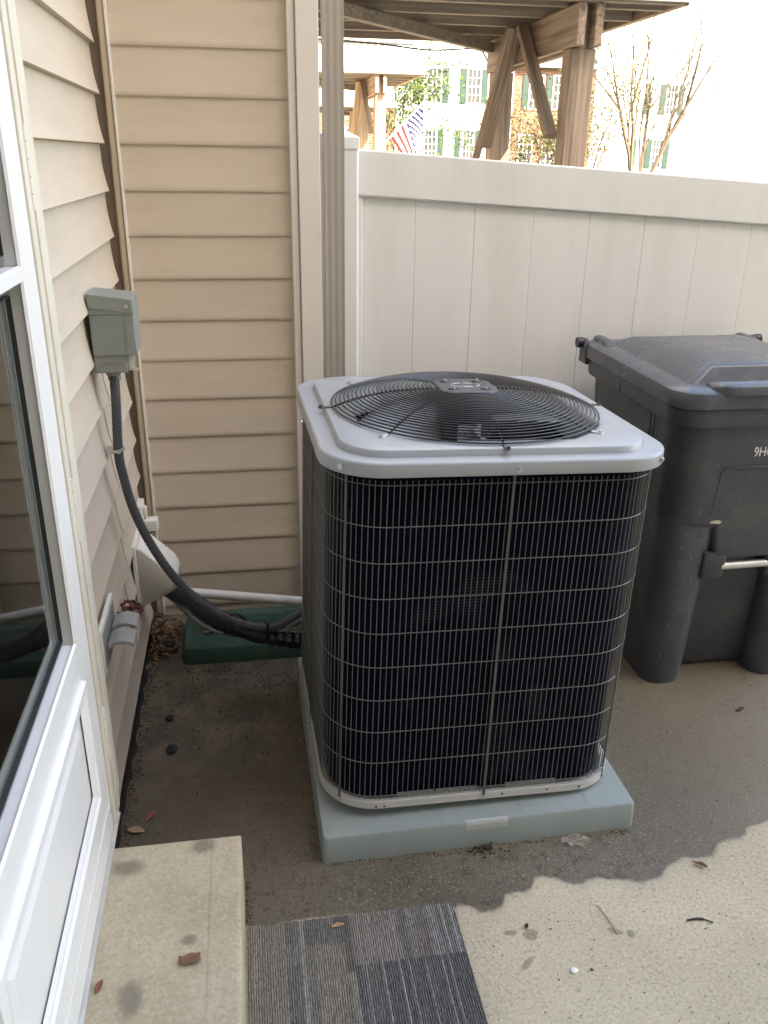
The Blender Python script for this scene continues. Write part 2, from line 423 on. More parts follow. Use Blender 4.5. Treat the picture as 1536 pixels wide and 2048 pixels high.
def coil_mat():
    m = bpy.data.materials.new('coil_fins')
    nt, b = nodes_of(m)
    N, L = nt.nodes, nt.links
    tc = N.new('ShaderNodeTexCoord')
    w = N.new('ShaderNodeTexWave'); w.bands_direction = 'Z'; w.inputs['Scale'].default_value = 42
    L.new(tc.outputs['Object'], w.inputs['Vector'])
    n = N.new('ShaderNodeTexNoise'); n.inputs['Scale'].default_value = 7; n.inputs['Detail'].default_value = 6
    L.new(tc.outputs['Object'], n.inputs['Vector'])
    r = N.new('ShaderNodeMapRange'); r.inputs['From Min'].default_value = 0.56; r.inputs['From Max'].default_value = 0.72
    L.new(n.outputs['Fac'], r.inputs['Value'])
    mu = N.new('ShaderNodeMath'); mu.operation = 'MULTIPLY'
    L.new(r.outputs[0], mu.inputs[0]); L.new(w.outputs['Fac'], mu.inputs[1])
    mx = N.new('ShaderNodeMixRGB'); L.new(mu.outputs[0], mx.inputs[0])
    mx.inputs[1].default_value = (0.0016, 0.0030, 0.0105, 1); mx.inputs[2].default_value = (0.030, 0.034, 0.045, 1)
    L.new(mx.outputs[0], b.inputs['Base Color'])
    b.inputs['Roughness'].default_value = 0.5
    inp(b, 'Specular IOR Level', 0.05)
    bp = N.new('ShaderNodeBump'); bp.inputs['Strength'].default_value = 0.15; bp.inputs['Distance'].default_value = 0.001
    L.new(w.outputs['Fac'], bp.inputs['Height']); L.new(bp.outputs[0], b.inputs['Normal'])
    return m
M['coil'] = coil_mat()

# ------------------------------------------------------------------ mesh helpers
class MB:
    """collects shapes, built as ONE mesh object"""
    def __init__(s): s.v = []; s.f = []; s.c = []
    def add(s, v, f):
        o = len(s.v); s.v += [tuple(p) for p in v]; s.f += [tuple(i + o for i in q) for q in f]; return s
    def box(s, a, b):
        x0, y0, z0 = a; x1, y1, z1 = b
        return s.add([(x0, y0, z0), (x1, y0, z0), (x1, y1, z0), (x0, y1, z0), (x0, y0, z1), (x1, y0, z1), (x1, y1, z1), (x0, y1, z1)],
                     [(0, 3, 2, 1), (4, 5, 6, 7), (0, 1, 5, 4), (1, 2, 6, 5), (2, 3, 7, 6), (3, 0, 4, 7)])
    def bar(s, p, q, w, h, upv=(0, 0, 1)):
        p, q = Vector(p), Vector(q); d = (q - p).normalized()
        a = d.cross(Vector(upv))
        if a.length < 1e-4: a = d.cross(Vector((1, 0, 0)))
        a.normalize(); b = a.cross(d).normalized()
        a *= w / 2; b *= h / 2
        v = [p - a - b, p + a - b, p + a + b, p - a + b, q - a - b, q + a - b, q + a + b, q - a + b]
        return s.add(v, [(0, 1, 2, 3), (7, 6, 5, 4), (0, 4, 5, 1), (1, 5, 6, 2), (2, 6, 7, 3), (3, 7, 4, 0)])
    def tube(s, pts, r, n=8, closed=False, caps=True):
        pts = [Vector(p) for p in pts]; m = len(pts)
        rr = r if isinstance(r, (list, tuple)) else [r] * m
        ring = []; prev = None
        for i, p in enumerate(pts):
            if closed: t = pts[(i + 1) % m] - pts[i - 1]
            else: t = pts[min(i + 1, m - 1)] - pts[max(i - 1, 0)]
            t.normalize()
            if prev is None:
                a = t.cross(Vector((0, 0, 1)))
                if a.length < 1e-3: a = t.cross(Vector((1, 0, 0)))
            else: a = prev - t * prev.dot(t)
            a.normalize(); prev = a; b = t.cross(a)
            ring.append([p + (a * math.cos(k * 2 * math.pi / n) + b * math.sin(k * 2 * math.pi / n)) * rr[i] for k in range(n)])
        v = [q for g in ring for q in g]; f = []
        for i in range(m if closed else m - 1):
            j = (i + 1) % m
            for k in range(n):
                l = (k + 1) % n
                f.append((i * n + k, i * n + l, j * n + l, j * n + k))
        if caps and not closed:
            f.append(tuple(range(n))[::-1]); f.append(tuple(range((m - 1) * n, m * n)))
        return s.add(v, f)
    def loft(s, rings, cap0=True, cap1=True):
        n = len(rings[0]); v = [p for g in rings for p in g]; f = []
        for i in range(len(rings) - 1):
            for k in range(n):
                l = (k + 1) % n
                f.append((i * n + k, i * n + l, (i + 1) * n + l, (i + 1) * n + k))
        if cap0: f.append(tuple(range(n))[::-1])
        if cap1: f.append(tuple(range((len(rings) - 1) * n, len(rings) * n)))
        return s.add(v, f)
    def prism(s, poly, axis, a, b):
        """poly of (p, q) in the two other axes, extruded along axis from a to b"""
        def pt(p, t):
            q = list(p); q.insert(axis, t); return tuple(q)
        n = len(poly)
        return s.add([pt(p, a) for p in poly] + [pt(p, b) for p in poly],
                     [tuple(range(n))[::-1], tuple(range(n, 2 * n))] + [(k, (k + 1) % n, (k + 1) % n + n, k + n) for k in range(n)])
    def cyl(s, c, axis, r, h, n=16):
        p = Vector(c); d = Vector(axis).normalized()
        return s.tube([p, p + d * h], r, n)

def worigin(p):
    o = Vector((0, 0, 0))
    while p is not None:
        o += p.location; p = p.parent
    return o

def build(name, mb, m, parent=None, local=False, smooth=None, bevel=0, seg=2, base=True, subd=0):
    me = bpy.data.meshes.new(name)
    v = mb.v
    loc = Vector((0, 0, 0))
    if parent is not None and not local: off = worigin(parent); v = [(x - off.x, y - off.y, z - off.z) for x, y, z in v]
    elif parent is None and base:
        xs = [p[0] for p in v]; ys = [p[1] for p in v]; zs = [p[2] for p in v]
        loc = Vector(((min(xs) + max(xs)) / 2, (min(ys) + max(ys)) / 2, min(zs)))
        v = [(x - loc.x, y - loc.y, z - loc.z) for x, y, z in v]
    me.from_pydata(v, [], mb.f)
    bm = bmesh.new(); bm.from_mesh(me); bmesh.ops.recalc_face_normals(bm, faces=bm.faces[:]); bm.to_mesh(me); bm.free()
    if isinstance(m, str): m = M[m]
    me.materials.append(m)
    if smooth is not None:
        for p in me.polygons: p.use_smooth = True
        me.set_sharp_from_angle(angle=R(smooth))
    o = bpy.data.objects.new(name, me)
    COL.objects.link(o)
    o.location = loc
    if parent is not None: o.parent = parent
    if bevel:
        md = o.modifiers.new('bevel', 'BEVEL'); md.width = bevel; md.segments = seg; md.limit_method = 'ANGLE'; md.angle_limit = R(40)
        md.harden_normals = False
        if smooth is None:
            for p in me.polygons: p.use_smooth = True
            me.set_sharp_from_angle(angle=R(60))
    return o

def empty(name, label, cat, loc=(0, 0, 0), rot=(0, 0, 0), group=None):
    o = bpy.data.objects.new(name, None)
    COL.objects.link(o)
    o.location = loc; o.rotation_euler = rot
    o.empty_display_size = 0.1
    return tag(o, label, cat, group)

def tag(o, label=None, cat=None, group=None, kind=None):
    if label: o['label'] = label
    if cat: o['category'] = cat
    if group: o['group'] = group
    if kind: o['kind'] = kind
    return o

def copy_part(o, parent, loc=None):
    c = o.copy(); COL.objects.link(c); c.parent = parent
    if loc is not None: c.location = loc
    return c

def copy_tree(o, parent=None, off=None):
    c = o.copy(); COL.objects.link(c)
    if parent is not None: c.parent = parent
    if off is not None: c.location = o.location + Vector(off)
    for ch in list(o.children): copy_tree(ch, c)
    return c

def rrect(hx, hy, r, z, n=8, cx=0, cy=0):
    out = []
    for qx, qy, a0 in ((1, -1, -90), (1, 1, 0), (-1, 1, 90), (-1, -1, 180)):
        for k in range(n + 1):
            a = R(a0 + 90 * k / n)
            out.append((cx + qx * (hx - r) + r * math.cos(a), cy + qy * (hy - r) + r * math.sin(a), z))
    return out

def smoothpath(pts, k=6):
    """Catmull-Rom through the points"""
    P = [Vector(p) for p in pts]; P = [P[0] * 2 - P[1]] + P + [P[-1] * 2 - P[-2]]
    out = []
    for i in range(1, len(P) - 2):
        for j in range(k):
            t = j / k
            a, b, c, d = P[i - 1], P[i], P[i + 1], P[i + 2]
            out.append(0.5 * ((2 * b) + (c - a) * t + (2 * a - 5 * b + 4 * c - d) * t * t + (3 * b - a - 3 * c + d) * t ** 3))
    out.append(P[-2]); return out

rnd = random.Random(7)

# ================================================================== LARGE STRUCTURE
# lawn, patio
tag(build('ground', MB().box((-300, -300, -0.6), (300, 400, -0.10)), 'grass', base=False), kind='structure')
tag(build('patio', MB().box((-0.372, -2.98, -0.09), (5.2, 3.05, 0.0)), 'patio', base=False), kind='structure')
tag(build('path', MB().box((-0.39, 3.06, -0.12), (5.2, 22.0, -0.05)), 'step', base=False), kind='structure')  # unseen slab, added to bounce sunlight up under the decks

# ---- the house: solid body, siding planks, corner trims, storm door
XW = -0.388      # sheathing plane of the left wall
YB = 2.785       # sheathing plane of the back wall
house = empty('house', 'tan vinyl sided house wall wrapping the left side of the patio, with storm door', 'house', (-0.373, 2.0, 0))
mb = MB()
mb.box((-9, 1.655, -0.3), (XW, 2.786, 8.2))          # left wall beyond the door
mb.box((-9, -2.99, -0.3), (XW, 0.66, 8.2))            # left wall before the door
mb.box((-9, 0.66, 2.30), (XW, 1.655, 8.2))           # above the door
mb.box((-9, 0.66, -0.3), (-1.6, 1.655, 2.30))        # room behind
mb.box((-9, YB, -0.3), (0.235, 4.35, 8.2))           # projecting bay beyond the corner
mb.box((-9, -9.0, -0.3), (17.0, -3.0, 10.0))          # unseen wing, added and stretched to keep sun and sky off the patio
build('wall', mb, 'siding', house)
build('roof', MB().prism([(-9.4, 8.2), (0.5, 8.2), (0.5, 8.34), (-4.5, 10.2), (-9.4, 8.5)], 1, -2.95, 4.4), 'roof', house)
build('threshold_floor', MB().box((-1.6, 0.665, 0.1), (-0.42, 1.65, 0.16)), 'interior', house)

PITCH = 0.128
Z0 = 1.55 - 0.106 - 11 * PITCH     # lowest seam level
def lap_profile(depth=0.0175, top=0.003, n=9, out=1):
    """(offset, z) outline of one lapped plank of unit course height"""
    pts = [(0.000, 0.0), (depth - 0.002, 0.0), (depth, 0.0012)]
    for k in range(1, n + 1):
        t = k / n
        pts.append((top + (depth - top) * (1 - t) ** 2.3, PITCH * t + (0.004 if k == n else 0)))
    pts.append((0.0, PITCH + 0.004))
    return pts
prof = lap_profile()
def plank_left(y0, y1, z, extra=0.0):
    r = rnd.uniform(-0.0007, 0.0007)
    return MB().prism([(p[0] + (XW + 0.0005 if p[0] == 0 else XW + extra + r), 0) for p in prof], 1, 0, 1) if 0 else \
        MB().add(*lap_mesh(y0, y1, z, extra + r))
def lap_mesh(y0, y1, z, ex):
    ys = [y0, y1]; n = len(prof); v = []
    for i, y in enumerate(ys):
        for d, h in prof: v.append((XW + 0.0002 + (d + ex if d > 0 else 0), y, z + h + (0.0)))
    f = [tuple(range(n)), tuple(range(n, 2 * n))[::-1]] + [(k, (k + 1) % n, (k + 1) % n + n, k + n) for k in range(n)]
    return v, f
def lap_mesh_back(x0, x1, z, ex):
    n = len(prof); v = []
    for x in (x0, x1):
        for d, h in prof: v.append((x, YB - 0.0002 - (d * 0.34 + ex if d > 0 else 0), z + h))
    f = [tuple(range(n))[::-1], tuple(range(n, 2 * n))] + [(k, (k + 1) % n + 0, (k + 1) % n + n, k + n) for k in range(n)]
    return v, f
NC = 22
for k in range(-1, NC):
    z = Z0 + k * PITCH
    if z + PITCH < 0.05: continue
    r = rnd.uniform(-0.0006, 0.0006)
    if 1 <= k <= 7:
        yj = 2.30 + (0.03 if k % 2 else 0.0)
        build('siding_plank', MB().add(*lap_mesh(1.695, yj + 0.02, z, r - 0.0008)), 'siding_left', house, smooth=40)
        build('siding_plank', MB().add(*lap_mesh(yj, 2.757 + rnd.uniform(-0.004, 0.004), z, r + 0.0026)), 'siding_left', house, smooth=40)
    else:
        build('siding_plank', MB().add(*lap_mesh(1.695, 2.757 + rnd.uniform(-0.004, 0.004), z, r)), 'siding_left', house, smooth=40)
    build('siding_plank', MB().add(*lap_mesh_back(-0.333, 0.168, z, rnd.uniform(-0.0006, 0.0006))), 'siding', house, smooth=40)
# siding the photograph does not show: joined
mb = MB()
for k in range(NC, 60):
    mb.add(*lap_mesh(-2.95, 2.728, Z0 + k * PITCH, 0)); mb.add(*lap_mesh_back(-0.333, 0.168, Z0 + k * PITCH, 0))
for k in range(-1, NC):
    mb.add(*lap_mesh(-2.95, 0.60, Z0 + k * PITCH, 0))
tag(build('siding', mb, 'siding', house, smooth=40), kind='stuff')
# inside corner post (L shape with a thin lip)
mb = MB()
mb.box((-0.359, 2.764, 0.02), (-0.3385, 2.7845, 8.1))
build('corner_post', mb, 'corner_trim', house, bevel=0.006, seg=3)
build('groove_shade', MB().box((XW + 0.0005, 2.7815, 0.02), (-0.3595, 2.7848, 8.1)), mat('groove_shade_brown', (0.20, 0.16, 0.12), 0.6), house)  # brown strip that paints the shade in the groove beside the post
build('trim_strip', MB().box((-0.3380, 2.7600, 0.02), (-0.3315, 2.7845, 8.1)), 'trim', house, bevel=0.001)
# outside corner board: narrow channel, then the wide face
build('corner_channel', MB().box((0.160, 2.757, 0.05), (0.182, 2.7845, 8.1)), 'trim', house, bevel=0.002)
build('corner_board', MB().box((0.1835, 2.747, 0.05), (0.250, 2.7842, 8.1)).box((0.2365, 2.7844, 0.05), (0.2505, 2.87, 8.1)), 'trim', house, bevel=0.003)
# dark joint where the wall meets the patio
pts = []
v = []
for k in range(40):
    t = k / 39; y = 1.52 + t * 1.24
    v.append((-0.374, y, 0.0)); v.append((-0.374 + 0.012 + 0.008 * math.sin(k * 1.7) * rnd.random() + 0.004 * rnd.random(), y, 0.0015 + 0.006 * (1 - abs(t - 0.4)))); 
f = [(2 * k, 2 * k + 1, 2 * k + 3, 2 * k + 2) for k in range(39)]
mbj = MB().add([(x, y, z + 0.002) for x, y, z in v], f)
tag(build('soil', mbj, 'soil_edge'), kind='stuff')

# ---- storm door (part of the house; its pieces are sub-parts)
DX = -0.342      # face of the door leaf
jy = 1.655
jamb = build('door_jamb', MB().box((-0.384, 1.600, 0.152), (-0.347, 1.694, 2.26)).box((-0.384, 0.655, 2.2), (-0.347, 1.60, 2.26)).box((-0.384, 0.60, 0.152), (-0.347, 0.655, 2.26)), 'door_almond', house, bevel=0.003)
build('jamb_flange', MB().box((-0.3465, 1.600, 0.155), (-0.338, 1.626, 2.2)), 'door_almond', jamb, bevel=0.002)
build('jamb_bead', MB().box((-0.3465, 1.634, 0.155), (-0.3405, 1.645, 2.2)), 'door_almond', jamb, bevel=0.002)
d0, d1 = 0.665, 1.548   # latch edge, hinge edge
zb, zt = 0.17, 2.19
GZ = 0.70               # bottom of the glass
GY0, GY1 = 0.79, 1.440
MIDZ = 1.372            # middle rail between the two panes
leaf = MB()
leaf.box((-0.376, GY1, zb), (DX, d1, zt)).box((-0.376, d0, zb), (DX, GY0, zt))
leaf.box((-0.376, GY0, zb), (DX, GY1, 0.335)).box((-0.376, GY0, 0.60), (DX, GY1, GZ)).box((-0.376, GY0, 2.07), (DX, GY1, zt))
leaf.box((-0.376, GY0, 0.335), (DX - 0.004, GY1, 0.60))
door = build('storm_door', leaf, 'door_white', house, bevel=0.002)
# mouldings round the lower panel and round the glass (mitred frames: outer bead and inner step)
def frame_mould(y0, y1, z0, z1, w, x0, x1):
    m = MB()
    o = [(y0, z0), (y1, z0), (y1, z1), (y0, z1)]
    def ins(d): return [(y0 + d, z0 + d), (y1 - d, z0 + d), (y1 - d, z1 - d), (y0 + d, z1 - d)]
    prof_ = [(0, x0), (0.002, x1), (w * 0.35, x1), (w * 0.5, x1 - 0.005), (w * 0.75, x1 - 0.004), (w, x0)]
    rings = [[(x, y, z) for y, z in ins(d)] for d, x in prof_]
    m.loft(rings, False, False); return m
build('panel_moulding', frame_mould(GY0 - 0.012, GY1 + 0.012, 0.323, 0.612, 0.042, DX - 0.0005, DX + 0.009), 'door_white', door, smooth=30)
build('raised_panel', MB().loft([[(DX - 0.0038, y, z) for y, z in ((0.84, 0.375), (1.39, 0.375), (1.39, 0.56), (0.84, 0.56))],
                                 [(DX + 0.0012, y, z) for y, z in ((0.858, 0.393), (1.372, 0.393), (1.372, 0.542), (0.858, 0.542))]], False, True), 'door_white', door)
for gz0, gz1 in ((GZ, MIDZ - 0.008), (MIDZ + 0.008, 2.07)):
    fr = build('glass_frame', frame_mould(GY0 - 0.004, GY1 + 0.004, gz0 - 0.004, gz1 + 0.004, 0.009, DX - 0.0005, DX + 0.003), 'door_white', door, smooth=30)
    build('gasket', frame_mould(GY0 + 0.020, GY1 - 0.022, gz0 + 0.020, gz1 - 0.020, 0.007, DX - 0.024, DX - 0.014), 'gasket', door)
    build('inner_sash', frame_mould(GY0 + 0.012, GY1 - 0.010, gz0 + 0.010, gz1 - 0.012, 0.030, DX - 0.032, DX - 0.028), 'door_almond', door)
    build('glass', MB().box((DX - 0.024, GY0 + 0.004, gz0 + 0.004), (DX - 0.020, GY1 - 0.004, gz1 - 0.004)), 'glass', door)
build('middle_rail', MB().box((-0.372, GY0 + 0.001, MIDZ - 0.0115), (DX + 0.0042, GY1 - 0.001, MIDZ + 0.0115)), 'door_white', door, bevel=0.002)
build('kick_plate', MB().box((DX + 0.0002, d0 + 0.004, 0.172), (DX + 0.0022, d1 - 0.012, 0.243)), 'door_white', door, bevel=0.0008)
build('screw', MB().cyl((DX + 0.0022, d1 - 0.026, 0.228), (1, 0, 0), 0.004, 0.002, 10), 'steel', door)
# piano hinge strip with three knuckle groups
hs = build('hinge_strip', MB().box((-0.372, 1.5495, 0.172), (-0.337, 1.578, 2.19)).box((-0.372, 1.580, 0.165), (-0.343, 1.5985, 2.195)), 'door_almond', door, bevel=0.003, seg=3)
for zc in (1.525, 0.915, 0.395):
    for i in range(5):
        build('hinge', MB().tube([(-0.338, 1.574, zc - 0.066 + i * 0.0265), (-0.338, 1.574, zc - 0.066 + i * 0.0265 + 0.024)], 0.0048, 10), 'door_almond', door, smooth=50)
build('sweep', MB().box((-0.374, d0, 0.154), (-0.349, d1 + 0.02, 0.1695)), 'slot', door)
build('sill', MB().prism([(-0.384, 0.1505), (-0.334, 0.1505), (-0.334, 0.1555), (-0.348, 0.160), (-0.384, 0.160)], 1, 0.655, 1.600), 'bar', house, bevel=0.001)
# what shows through the glass: a hinged inner door and a dim room
build('inner_door', MB().box((-0.50, 0.70, 0.16), (-0.46, 1.05, 2.2)).box((-0.475, 1.05, 0.16), (-0.47, 1.30, 2.2)), 'inner_door', house)
build('curtain', MB().box((-0.78, 1.30, 0.161), (-0.76, 1.645, 2.2)), 'interior', house)

# ---- step
step = empty('doorstep', 'pale concrete step with dark stains below the white storm door', 'step', (-0.20, 0.50, 0))
mb = MB()
n = 28
ring = lambda z, i: [(-0.336 + i, 0.30, z), (-0.0625 - i, 0.30, z)] + [(-0.0625 - i + rnd.uniform(-0.0012, 0.0012), 0.30 + (1.496 - i - 0.30) * k / n, z) for k in range(1, n + 1)] + [(-0.336 + i, 1.496 - i, z)]
base_r = ring(0.0, 0)
mb.loft([base_r, [(x, y, 0.143) for x, y, z in base_r], [(min(x, -0.0655), min(y, 1.493), 0.1485) for x, y, z in base_r], [(min(x, -0.071) if x > -0.2 else x, min(y, 1.488), 0.150) for x, y, z in base_r]])
build('tread', mb, 'step', step)
build('nosing_groove', MB().box((-0.1245, 0.30, 0.1502), (-0.1225, 1.485, 0.1512)), 'step', step)

# ---- downspout
ds = empty('downspout', 'fluted beige downspout beside the gap at the house corner', 'downspout', (0.30, 2.83, 0))
poly = []
xl, xr, yf, yk = 0.266, 0.329, 2.800, 2.850
for k in range(25):
    t = k / 24
    fl = 0.0016 * (0.5 - 0.5 * math.cos(t * 2 * math.pi * 3)) if 0.06 < t < 0.94 else 0
    poly.append((xl + (xr - xl) * t, yf + fl))
poly += [(xr, yk), (xl, yk)]
build('pipe', MB().prism(poly, 2, 0.12, 8.0), 'downspout', ds, smooth=35)
build('elbow', MB().prism(poly, 2, 0.02, 0.118), 'downspout', ds)
for z in (3.4, 6.2): build('strap', MB().box((xl - 0.012, yf - 0.002, z), (xr + 0.012, yf - 0.0005, z + 0.03)), 'downspout', ds)

# ---- vinyl fence: posts, cap, racked rails and boards
FY = 2.862
fence = empty('fence', 'white vinyl privacy fence of wide vertical boards behind the air conditioner', 'fence', (2.0, FY, 0))
SL = -0.0587
def fz(x): return 1.570 + SL * (x - 0.373)
def slab(x0, x1, y0, y1, zlo, zhi):
    """sloping piece whose top and bottom follow the fence line"""
    m = MB()
    m.add([(x0, y0, fz(x0) + zlo), (x1, y0, fz(x1) + zlo), (x1, y1, fz(x1) + zlo), (x0, y1, fz(x0) + zlo),
           (x0, y0, fz(x0) + zhi), (x1, y0, fz(x1) + zhi), (x1, y1, fz(x1) + zhi), (x0, y1, fz(x0) + zhi)],
          [(0, 3, 2, 1), (4, 5, 6, 7), (0, 1, 5, 4), (1, 2, 6, 5), (2, 3, 7, 6), (3, 0, 4, 7)])
    return m
def post(x, h):
    p = build('fence_post', MB().box((x - 0.0635, FY - 0.045, -0.1), (x + 0.0635, FY + 0.082, h)), 'fence', fence, bevel=0.006, seg=3)
    mb = MB()
    c = (x, FY + 0.0185)
    mb.loft([rrect(0.0665, 0.0665, 0.006, h - 0.028, 2, *c), rrect(0.0665, 0.0665, 0.006, h + 0.004, 2, *c), rrect(0.060, 0.060, 0.006, h + 0.008, 2, *c), rrect(0.008, 0.008, 0.004, h + 0.036, 2, *c)])
    build('post_cap', mb, 'fence', p, smooth=30)
post(0.312, 1.598)
x_end = 2.80
post(x_end + 0.0635, 1.50)
build('top_rail', slab(0.374, x_end, FY, FY + 0.044, -0.138, 0.0), 'fence', fence, bevel=0.006, seg=3)
build('bottom_rail', slab(0.374, x_end, FY, FY + 0.044, -1.53, -1.39), 'fence', fence, bevel=0.006, seg=3)
build('end_channel', slab(0.3745, 0.398, FY + 0.010, FY + 0.034, -1.389, -0.139), 'fence', fence, bevel=0.002)
xs = [0.3985, 0.5705, 0.7715, 0.973, 1.173, 1.3725, 1.572, 1.7725, 1.974, 2.175, 2.376, 2.577, 2.778]
for a, b in zip(xs[:-1], xs[1:]):
    build('fence_board', slab(a + 0.0003, b - 0.0003, FY + 0.0155 + rnd.uniform(-0.0006, 0.0006), FY + 0.032, -1.389, -0.139), 'fence', fence, bevel=0.0022)
build('tongue', slab(0.3985, 2.778, FY + 0.0195, FY + 0.027, -1.388, -0.140), 'fence', fence)

# ---- neighbouring houses on the left, one per deck, out of sight behind the corner
for j, y0 in enumerate((4.36, 10.36)):
    mb = MB(); mb.box((-9, y0, -0.3), (-0.40, y0 + 5.98, 8.2))
    nh = empty('row_house', ['tan row house beyond the fence, first behind the corner', 'tan row house beyond the fence, second behind the corner'][j], 'house', (-4, y0 + 3, 0))
    build('wall', mb, 'siding', nh)
    build('roof', MB().prism([(-9.4, 8.2), (0.2, 8.2), (0.2, 8.34), (-4.5, 10.2), (-9.4, 8.5)], 1, y0 + 0.005, y0 + 5.97), 'roof', nh)

# ---- raised wooden decks
def make_deck(label):
    d = empty('wooden_deck', label, 'deck', (2.0, 4.6, -0.1))
    XR, YN, YF, ZU = 2.235, 4.50, 6.22, 2.255
    XL = -0.39
    for k in range(5):
        y = YN + 0.19 + k * 0.375
        build('joist', MB().box((XL, y, ZU), (XR - 0.045, y + 0.04, ZU + 0.185)), 'wood_x', d, bevel=0.003)
    build('rim_joist', MB().box((XL, YN, ZU), (XR - 0.0445, YN + 0.04, ZU + 0.19)), 'wood_x', d, bevel=0.003)
    build('rim_joist', MB().box((XL, YF - 0.04, ZU - 0.002), (XR - 0.0445, YF, ZU + 0.19)), 'wood_x', d, bevel=0.003)
    build('side_rim', MB().box((XR - 0.042, YN, ZU - 0.002), (XR, YF, ZU + 0.19)), 'wood_y', d, bevel=0.003)
    w = 0.142
    k = 0; y = YN
    while y < YF - 0.01:
        build('deck_board', MB().box((XL, y, ZU + 0.191), (XR + 0.01, min(y + w - 0.006, YF), ZU + 0.229)), 'wood_x', d)
        y += w
    # doubled girder on two posts, knee braces
    for gx in (1.700, 1.790):
        build('girder', MB().box((gx - 0.02, YN + 0.02, ZU - 0.188), (gx + 0.02, YF - 0.05, ZU - 0.002)), 'wood_y', d, bevel=0.003)
    for py in (4.665, 6.05):
        build('deck_post', MB().box((1.688, py - 0.065, -0.15), (1.816, py + 0.065, ZU - 0.191)).box((1.7215, py - 0.064, ZU - 0.1915), (1.7685, py + 0.064, ZU - 0.001)), 'wood_z', d, bevel=0.005)
    for p, q, w_, h_ in (((1.635, 5.28, 2.235), (1.655, 4.72, 1.66), .038, .066), ((1.635, 5.40, 2.235), (1.65, 5.97, 1.62), .038, .070), ((1.588, 5.34, 2.24), (1.590, 6.0, 1.53), .026, .050)):
        p, q = Vector(p), Vector(q); L_ = (q - p).length
        br = build('brace', MB().box((-w_ / 2, -h_ / 2, 0), (w_ / 2, h_ / 2, L_)), 'wood_z', d, local=True, bevel=0.003)
        br.location = p - d.location; br.rotation_euler = (q - p).to_track_quat('Z', 'X').to_euler()
    build('strut', MB().bar((0.35, 4.62, ZU - 0.03), (1.66, 6.02, ZU - 0.05), 0.05, 0.06), 'wood_x', d, bevel=0.003)
    # white fascia and railing
    fa = build('fascia', MB().box((XL, YN - 0.022, ZU + 0.01), (XR + 0.02, YN - 0.002, ZU + 0.27)), 'deck_white', d)
    build('rail_gap_shade', MB().box((XL, YN - 0.03, ZU + 0.290), (XR - 0.14, YN - 0.006, ZU + 0.312)), 'slot', d)  # dark bar standing in for the shadow line between fascia and rail
    build('bottom_rail', MB().box((XL, YN - 0.03, ZU + 0.325), (XR - 0.02, YN + 0.02, ZU + 0.40)), 'deck_white', d)
    build('top_rail', MB().box((XL, YN - 0.03, ZU + 1.16), (XR - 0.02, YN + 0.03, ZU + 1.22)), 'deck_white', d)
    bl = build('baluster', MB().box((XL + 0.05, YN - 0.018, ZU + 0.401), (XL + 0.085, YN + 0.017, ZU + 1.159)), 'deck_white', d)
    x = 0.12
    while XL + 0.05 + x < XR - 0.1:
        b2 = copy_part(bl, d, bl.location + Vector((x, 0, 0))); x += 0.12
    build('newel', MB().box((XR - 0.10, YN - 0.035, ZU + 0.2295), (XR, YN + 0.065, ZU + 1.3)), 'deck_white', d)
    return d
deck1 = make_deck('weathered wooden deck on heavy posts with knee braces, nearest beyond the fence')
deck2 = copy_tree(deck1, off=(-0.09, 6.0, 0.14)); deck2['label'] = 'second wooden deck with white fascia, between the downspout and the trees'
deck3 = copy_tree(deck1, off=(0.58, 12.0, 0.09)); deck3['label'] = 'small far deck with white railing, lowest behind the second deck'
deck0 = copy_tree(deck1, off=(0.0, -6.0, 0.0)); deck0['label'] = 'wooden deck above and behind the camera, over this patio'
for d in (deck0, deck1, deck2, deck3): d['group'] = 'raised decks along the row of houses'
# cable hung under the first deck
tag(build('black_cable', MB().tube(smoothpath([(0.2, 6.28, 2.262), (0.9, 6.26, 2.235), (1.3, 6.25, 2.205), (1.62, 6.24, 2.218), (1.70, 6.25, 2.16), (1.72, 6.20, 2.09), (1.80, 6.135, 2.05)]), 0.006, 6), 'black_wire', smooth=60),
    'thin black cable sagging under the far edge of the nearest wooden deck', 'cable')

# ---- far townhouses
HY = 50.0
def hx(px): return 12.29 + (px - 925) * 0.02897
def window(h, px0, px1, z0, z1, xs=0.0, y=HY):
    x0, x1 = hx(px0) + xs, hx(px1) + xs
    w = build('window', MB().box((x0 - .07, y - .06, z0 - .07), (x0, y - .001, z1 + .07)).box((x1, y - .06, z0 - .07), (x1 + .07, y - .001, z1 + .07))
              .box((x0, y - .06, z0 - .07), (x1, y - .001, z0)).box((x0, y - .06, z1), (x1, y - .001, z1 + .07)), 'window_frame', h)
    build('pane', MB().box((x0, y - .02, z0), (x1, y - .002, z1)), 'pane', w)
    m = MB(); zm = (z0 + z1) / 2
    m.box((x0, y - .05, zm - .03), (x1, y - .0205, zm + .03))
    for i in (1, 2): m.box((x0 + (x1 - x0) * i / 3 - .012, y - .04, z0), (x0 + (x1 - x0) * i / 3 + .012, y - .0205, zm - .03)).box((x0 + (x1 - x0) * i / 3 - .012, y - .04, zm + .03), (x0 + (x1 - x0) * i / 3 + .012, y - .0205, z1))
    for zz in (z0 + (zm - z0) / 2, zm + (z1 - zm) / 2): m.box((x0, y - .039, zz - .012), (x1, y - .0206, zz + .012))
    build('muntins', m, 'window_frame', w)
def shutter(h, px0, px1, z0, z1, y=HY):
    s = build('shutter', MB().box((hx(px0), y - .05, z0), (hx(px1), y - .001, z1)), 'shutter', h)
    m = MB()
    for a, b in ((.05, .46), (.52, .95)):
        m.box((hx(px0) + .05, y - .058, z0 + (z1 - z0) * a), (hx(px1) - .05, y - .0505, z0 + (z1 - z0) * b))
    build('shutter_panel', m, 'shutter', s)
